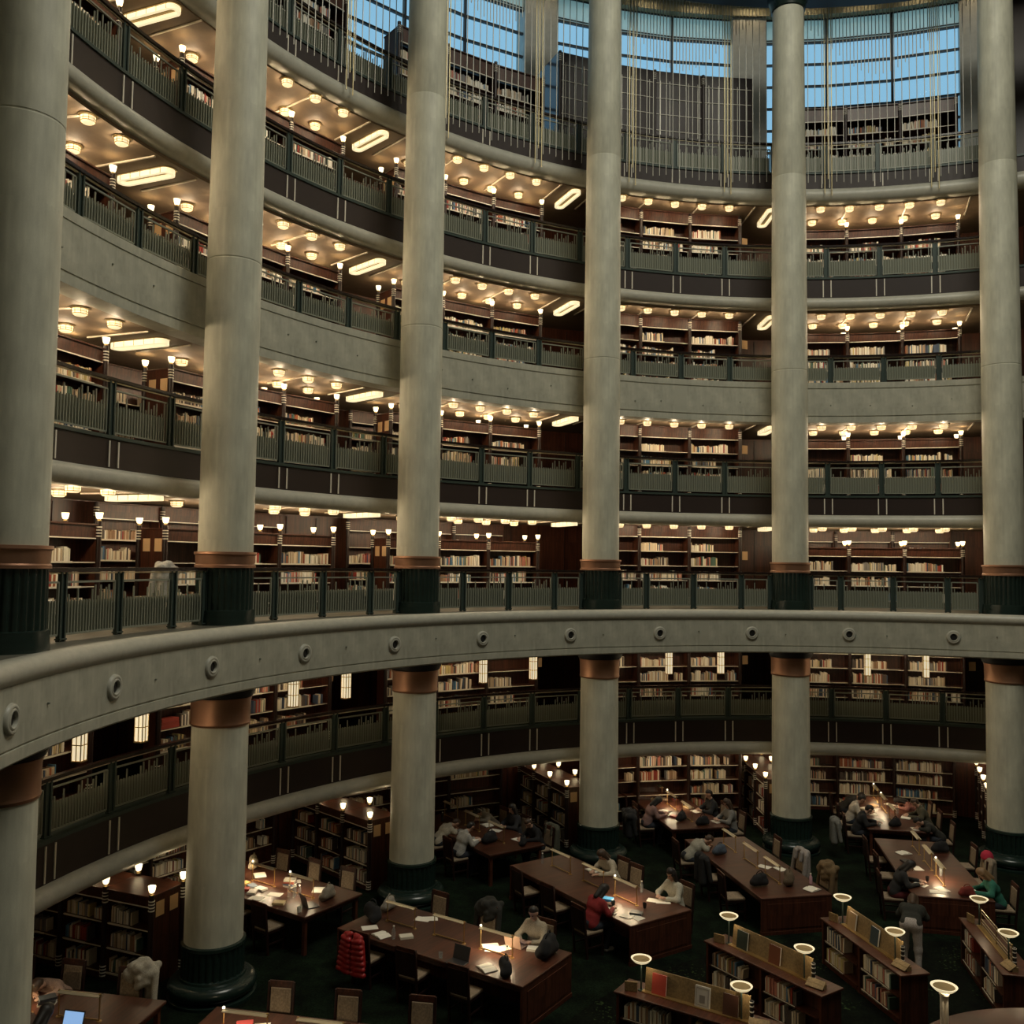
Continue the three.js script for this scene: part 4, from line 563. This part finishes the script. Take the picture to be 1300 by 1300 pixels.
// tall shelf inner table
bag(3, 9.15, -0.5, DARKC, 'round black bag on the tall shelf inner table', 0.3); sheets(3, 10.3, 0.2, 'single sheet in the middle of the tall shelf inner table', 0.6); sheets(3, 10.1, 0.5, 'sheet near the pale grey coat', 0.2); bag(3, 11.3, -0.45, cloth(0.10, 0.13, 0.18), 'blue grey bag under the hooded person', 0.4, 0.9); openBook(3, 8.75, 0.52, 'open pink book on the tall shelf inner table', 0.4); bottle(3, 9.05, 0.66, 'pink bottle beside the open pink book', std(lin(0.55, 0.33, 0.38), 0.4)); bag(3, 9.15, 0.2, cloth(0.14, 0.10, 0.06), 'brown cloth bag on the tall shelf inner table', 1.1, 1.1);
// outer table of the red coat bay: clutter
sheets(1, 15.0, -0.66, 'large pale sheet on the cluttered outer table', 0.3); shutBook(1, 14.4, -0.6, [0.52, 0.40, 0.2], 'yellowish box file on the cluttered outer table', 0.5); laptop(1, 13.85, -0.4, DKM, 'black laptop on the cluttered outer table', 1.2, false); cup(1, 13.75, -0.68, 'white cup at the corner of the cluttered outer table', M.paper); [[14.4, -0.2], [14.46, -0.12], [14.35, -0.1], [14.52, -0.22]].forEach(([r, t]) => bottle(1, r, t, 'clear bottle in the group on the cluttered outer table')); bag(1, 13.8, 0.15, cloth(0.38, 0.32, 0.24), 'pale patterned bag on the cluttered outer table', 0.3); openBook(1, 14.3, 0.4, 'open book near the wall lamp of the cluttered table', 0.6); for (let i = 0; i < 4; i++) shutBook(1, 14.95, 0.2, [[0.5, 0.45, 0.4], [0.12, 0.16, 0.26], [0.4, 0.1, 0.06], [0.6, 0.55, 0.45]][i], 'book in the stack on the cluttered outer table', 0.2 * i, TY + i * 0.041); for (let i = 0; i < 5; i++) shutBook(1, 15.3 + (i % 3) * 0.27, -0.28 - 0.22 * (i % 2), [[0.6, 0.56, 0.48], [0.34, 0.05, 0.04], [0.62, 0.4, 0.12], [0.5, 0.46, 0.4], [0.1, 0.14, 0.2]][i], 'book spread on the cluttered outer table', 0.7 * i); sheets(1, 14.85, -0.3, 'paper under the lit lamps of the cluttered table', 0.4); sheets(1, 15.1, 0.45, 'paper under the lit lamps of the cluttered table', 0.9); bag(1, 16.5, 0.55, cloth(0.5, 0.42, 0.3), 'cream scarf heap on the cluttered outer table', 0.9); openBook(1, 16.0, 0.3, 'open book at the wall end of the cluttered table', 1.0);
// outer table of the red sweater bay
bag(2, 14.25, -0.3, DARKC, 'black handbag on the outer red sweater table', 0.3, 1.05); openBook(2, 14.6, -0.5, 'open notebook before the man in grey', -Math.PI / 2); sheets(2, 15.05, 0.4, 'sheet on the outer red sweater table', 0.5); bag(2, 13.66, 0.3, DARKC, 'flat black bag before the person in black', 0.9, 0.85); sheets(2, 14.1, 0.45, 'sheet near the flat black bag', 0.2); openBook(2, 15.55, 0.45, 'open book before the dark haired person in black', Math.PI / 2); shutBook(2, 15.4, -0.4, [0.3, 0.28, 0.26], 'grey book on the outer red sweater table', 0.4); bottle(2, 16.5, -0.35, 'dark bottle on the outer red sweater table', DKM);
// outer table of the tall shelf bay
shutBook(3, 14.55, -0.3, [0.40, 0.06, 0.05], 'red book before the woman in pink', 0.5); bag(3, 14.2, -0.25, DARKC, 'black bag before the woman in pink', 0.8, 0.9); bag(3, 13.7, 0.15, DARKC, 'black bag before the woman in the grey hoodie', 0.3, 0.9); sheets(3, 13.95, 0.66, 'sheet before the woman in the grey hoodie', 0.2); openBook(3, 15.1, -0.4, 'open book on the outer tall shelf table', 0.4); sheets(3, 15.0, 0.5, 'sheet before the person in black', 0.3); shutBook(3, 15.4, 0.45, [0.5, 0.36, 0.2], 'tan book on the outer tall shelf table', 0.3);
// crowded outer table of the green jacket bay
cup(4, 13.75, -0.45, 'clear cup on the crowded table', M.clear); bag(4, 13.8, -0.05, DARKC, 'black bag on the crowded table', 0.7, 0.85); openBook(4, 15.5, -0.45, 'open book on the crowded table', 0.3); [[15.0, -0.4], [14.4, -0.35], [16.2, 0.3]].forEach(([r, t], i) => sheets(4, r, t, 'papers on the crowded table', 0.4 * i)); openBook(4, 14.8, 0.45, 'thick open book on the far side of the crowded table', 1.2); sheets(4, 13.7, 0.45, 'white sheet at the hall end of the crowded table', 0.1); bottle(4, 15.2, 0.3, 'clear bottle on the crowded table'); shutBook(4, 15.9, -0.2, [0.5, 0.28, 0.12], 'orange book on the crowded table', 0.4);
// inner table of the green jacket bay
openBook(4, 11.4, -0.35, 'open book at the wall end of the green jacket table', 0.5); sheets(4, 10.3, -0.3, 'paper on the green jacket table', 0.2); cup(4, 9.45, -0.28, 'dark cup beside the person in black', DKM); [[8.95, -0.1], [9.15, -0.5], [8.75, -0.25]].forEach(([r, t], i) => sheets(4, r, t, 'bright papers under the lit lamp of the green jacket table', 0.4 + i * 0.5)); sheets(4, 8.62, 0.5, 'sheet before the person in green', 0.3); openBook(4, 8.9, 0.45, 'open book before the person in green', Math.PI / 2); bag(4, 8.6, 0.3, cloth(0.24, 0.03, 0.02), 'red checked bag beside the person in green', 0.3, 0.8); bag(4, 11.7, 0.55, DARKC, 'black bag at the wall end of the green jacket table', 0.4); bottle(4, 9.85, 0.1, 'clear bottle on the green jacket table'); shutBook(4, 10.7, -0.45, [0.03, 0.03, 0.035], 'black book on the green jacket table', 0.3);
// fur coat bay tables
for (let i = 0; i < 3; i++) shutBook(0, 15.15, 0.28, [[0.6, 0.55, 0.46], [0.05, 0.05, 0.055], [0.03, 0.035, 0.04]][i], 'book in the small stack on the outer fur coat table', 0.3 + 0.25 * i, TY + i * 0.041); laptop(0, 14.3, -0.3, DKM, 'open laptop with a lit display on the outer fur coat table', -Math.PI / 2, true); bag(0, 14.9, -0.42, cloth(0.16, 0.10, 0.07), 'small brown bag by the lit laptop', 0.4, 0.7); openBook(0, 11.6, 0.3, 'open book under the lit lamp of the inner fur coat table', 0.4); sheets(0, 10.6, 0.45, 'paper on the inner fur coat table', 0.4); shutBook(0, 11.9, 0.35, [0.42, 0.06, 0.06], 'red book on the inner fur coat table', 0.4);

// ---------------------------------------------------------------- low display shelves with dish lamps
const dishG = sharp(lathe([[0.0001, -0.055], [0.05, -0.05], [0.115, -0.02], [0.158, 0.02], [0.166, 0.034], [0.142, 0.03], [0.135, 0.022]], 28), 0.9), dishIn = lathe([[0.0001, 0.004], [0.07, 0.008], [0.136, 0.022]], 24);
function dishLamp(label, pos, h, r = 0.014, twin) {
  const g = grp('dish_lamp', label, 'lamp', 'dish lamps on the low shelves', pos);
  mesh('stem', twin ? merge([cy(0.028, 0.028, h, -0.036, h / 2, 0, 12), cy(0.028, 0.028, h, 0.036, h / 2, 0, 12), cy(0.07, 0.07, 0.03, 0, h - 0.02, 0, 16)]) : merge([cy(r, r, h, 0, h / 2, 0, 10), cy(0.05, 0.055, 0.015, 0, 0.008, 0, 14)]), twin ? M.strip : M.green, g);
  const d = mesh('dish', dishG, M.glowDish, g); d.position.y = h + 0.05; if (twin) d.scale.setScalar(1.1); mesh('reflector', dishIn, M.dishInside, d); pointLight(g, WARM2, LAMP.dish, 0, h + 0.045, 0.1, 0.5); return g;
}
for (const b of [1, 2, 3, 4]) {
  const B = BAYS[b], r = 5.78, Lg = 2.56, H = 0.86, W = 0.56, pos = P(r, B.c), ry = -rad(B.c), g = grp('display_shelf', `low two sided display shelf before the inner table of the ${B.name}`, 'shelf', 'low display shelves', pos, ry), F = frame(pos, ry + Math.PI / 2 * 3);
  mesh('top', cached('dt', () => rb(W, 0.04, Lg, 0, H - 0.02, 0, 0.012)), M.wood, g);
  mesh('carcass', cached('dc', () => merge([bx(0.03, H - 0.05, Lg - 0.08, 0, H / 2 - 0.02, 0), bx(W - 0.06, H - 0.04, 0.05, 0, H / 2 - 0.02, Lg / 2 - 0.06), bx(W - 0.06, H - 0.04, 0.05, 0, H / 2 - 0.02, -Lg / 2 + 0.06), bx(W - 0.06, H - 0.04, 0.05, 0, H / 2 - 0.02, 0), bx(W - 0.08, 0.08, Lg - 0.1, 0, 0.04, 0)])), M.wood, g);
  for (const y of [0.1, 0.46]) for (const z of [-0.61, 0.61]) for (const s of [-1, 1]) put(mesh('shelf', cached('ds', () => bx(0.23, 0.022, 1.13)), M.wood, g), s * 0.14, y, z);
  // books on the side that faces back along the circle: local -x; use a frame turned so that its +z is that side
  const ry2 = ry - Math.PI / 2, F2 = frame(pos, ry2), low = `display shelf of the ${B.name}`;
  for (const y of [0.112, 0.472]) for (const x0 of [-1.12, 0.08]) { const where = `in the ${y > 0.3 ? 'upper' : 'lower'} ${x0 < 0 ? 'wall end' : 'hall end'} row, ${low}`, w = rr(0.5, 0.9), xe = fillShelf(F2, x0, x0 + w, y, W / 2 - 0.05, 1, where, 0.27); put(mesh('label_strip', bx(0.01, 0.03, xe - x0), M.pale, g), -W / 2 + 0.03, y - 0.008, (x0 + xe) / 2); }
  if (b === 4) { for (const y of [0.08, 0.14, 0.26, 0.32]) mesh('display_rail', cached('dr' + y, () => cy(0.009, 0.009, 1.7, 0.02, H + y, -0.02, 8, Math.PI / 2)), M.brassPale, g); for (const z of [-0.86, 0, 0.84]) mesh('rail_post', cached('rpz' + z, () => cy(0.012, 0.012, 0.34, 0.02, H + 0.17, z, 8)), M.cage, g); }
  else mesh('display_board', cached('db', () => rb(0.025, 0.36, 1.72, 0.06, H + 0.17, -0.02, 0.006, 0, 0, -0.14)), M.tanBoard, g);
  mesh('display_ledge', cached('dl', () => bx(0.1, 0.016, 1.76, -0.01, H + 0.008, -0.02)), M.brass, g);
  // sign blocks by the lamps
  mesh('sign_block', cached('sb1', () => rb(0.03, 0.15, 0.2, -0.12, H + 0.075, -1.05, 0.006, 0, 0.35)), M.tanBoard, g); mesh('sign_wedge', cached('sb2', () => merge([rb(0.16, 0.02, 0.3, -0.1, H + 0.06, 1.02, 0.005, 0, 0.2, 0.6), bx(0.1, 0.07, 0.28, -0.06, H + 0.035, 1.02, 0, 0.2)])), M.tanBoard, g);
  for (const z of [-0.93, 0.72]) { const p = at(B.c, r - z, 0.0, H); dishLamp(`glowing dish lamp at the ${z < 0 ? 'wall' : 'hall'} end of the low shelf, ${B.name}`, p, 0.42); }
  put(mesh('ringed_post', cached('rgp', () => merge([cy(0.03, 0.03, 0.3, 0, 0.15, 0, 10), ])), M.black, g), 0.05, H, 0.86); mesh('post_bands', cached('rgb', () => merge([0.06, 0.14, 0.22, 0.28].map((y) => cy(0.034, 0.034, 0.016, 0.05, H + y, 0.86, 10)))), M.strip, g).userData.kind = 'stuff';
  if (b < 4) [[-0.62, 0], [0.1, 1], [0.55, 2]].slice(0, b === 3 ? 2 : 3).forEach(([z, i]) => {
    const c = [[[0.42, 0.06, 0.04], [0.56, 0.52, 0.46], [0.07, 0.03, 0.02]], [[0.02, 0.03, 0.022], [0.16, 0.05, 0.02], [0.3, 0.2, 0.1]], [[0.36, 0.24, 0.12], [0.03, 0.05, 0.06], [0.3, 0.2, 0.1]]][b - 1][i]; if (b === 2 && i === 2) return;
    const n = ['red', 'grey white', 'dark brown', 'black', 'rust brown', '', 'tan', 'slate blue'][(b - 1) * 3 + i] ?? 'dark', p = at(B.c, r - z, -0.02, H + 0.016), k = grp('display_book', `${n} book shown upright on the low shelf of the ${B.name}`, 'book', `books shown on the low shelf of the ${B.name}`, p, ry); const hh = 0.3, ww = 0.24;
    mesh('cover', cached('kc', () => tf(merge([bx(0.006, hh, ww, -0.015, hh / 2, 0), bx(0.006, hh, ww, 0.015, hh / 2, 0)]), 0.015, 0, 0, 0, 0, -0.14)), std(lin(...c), 0.5), k); mesh('pages', cached('kp', () => tf(bx(0.024, hh - 0.012, ww - 0.006, 0, hh / 2, 0), 0.015, 0, 0, 0, 0, -0.14)), M.paper, k);
    if (i === 1 && b === 1) { mesh('cover_print', cached('kpr', () => tf(merge([bx(0.003, 0.006, 0.19, -0.019, 0.27, 0), bx(0.003, 0.006, 0.19, -0.019, 0.03, 0), bx(0.003, 0.246, 0.006, -0.019, 0.15, 0.095), bx(0.003, 0.246, 0.006, -0.019, 0.15, -0.095), bx(0.003, 0.11, 0.09, -0.019, 0.12, 0)]), 0.015, 0, 0, 0, 0, -0.14)), std(lin(0.25, 0.22, 0.19), 0.6), k); }
  });
}
// round counter in the middle of the hall
{
  const g = grp('round_counter', 'round reddish wooden counter in the middle of the hall', 'counter', null, V(0, 0, 0)); mesh('counter_top', sharp(lathe([[2.15, 1.04], [2.78, 1.04], [2.8, 1.06], [2.8, 1.09], [2.78, 1.1], [2.15, 1.1], [2.15, 1.04]], 96), 0.5), M.wood, g); mesh('counter_front', sharp(lathe([[2.3, 0], [2.7, 0], [2.7, 1.04], [2.3, 1.04]], 96), 0.5), M.wood, g);
  const l = dishLamp('large dish lamp on twin white stems standing on the round counter', P(2.58, -24.5, 1.1), 0.52, 0.02, true);
}
// ---------------------------------------------------------------- place the books
{
  camera.updateMatrixWorld(); const inv = camera.matrixWorldInverse.copy(camera.matrixWorld).invert(), fpx = 1159.67, seen = [];
  pool.forEach((b) => { const p = V(0, 0, 0).applyMatrix4(b.q).applyMatrix4(inv), x = 650 + fpx * p.x / -p.z, y = 650 - fpx * p.y / -p.z; const e = b.q.elements, h = Math.hypot(e[4], e[5], e[6]); b.size = p.z < -1 && x > 5 && x < 1295 && y > 5 && y < 1295 ? h * fpx / -p.z * (b.bonus ?? 1) : 0; const n = V(e[8], e[9], e[10]).normalize(), to = camera.position.clone().sub(V(0, 0, 0).applyMatrix4(b.q)).normalize(); if (n.dot(to) < 0.15) b.size *= 0.2; });
  const order = pool.slice().sort((a, b) => b.size - a.size), solo = new Set(order.slice(0, 300));
  const mats = BOOKC.map((c) => std(lin(...c), 0.65)), coverG = merge([bx(1, 1, 0.06, 0, 0, 0.47), bx(0.1, 1, 0.97, -0.45, 0, -0.01), bx(0.1, 1, 0.97, 0.45, 0, -0.01)]), pagesG = bx(0.8, 0.93, 0.93, 0, -0.005, -0.02);
  for (const b of pool) if (solo.has(b)) { const label = `${BOOKN[b.c]} book ${b.bonus ? 'lying flat ' : ''}${b.where}`, m = mesh('book', coverG, mats[b.c]); tag(m, label, 'book', `${BOOKN[b.c]} books ${b.where}`); b.q.decompose(m.position, m.quaternion, m.scale); mesh('pages', pagesG, M.paper, m); }
  const rest = pool.filter((b) => !solo.has(b)), im = new THREE.InstancedMesh(bx(1, 1, 1), std(lin(1, 1, 1), 0.7), rest.length); im.name = 'shelved_books'; im.castShadow = im.receiveShadow = true; const c = new THREE.Color();
  rest.forEach((b, i) => { im.setMatrixAt(i, b.q); const v = 0.85 + 0.3 * ((i * 7919 % 97) / 97); im.setColorAt(i, c.setRGB(BOOKC[b.c][0] * v, BOOKC[b.c][1] * v, BOOKC[b.c][2] * v)); });
  tag(im, 'small upright books of many colours on the shelves of all galleries', 'books', null, 'stuff'); scene.add(im);
  console.log('books', pool.length, 'alone', solo.size);
}
renderer.render(scene, camera);
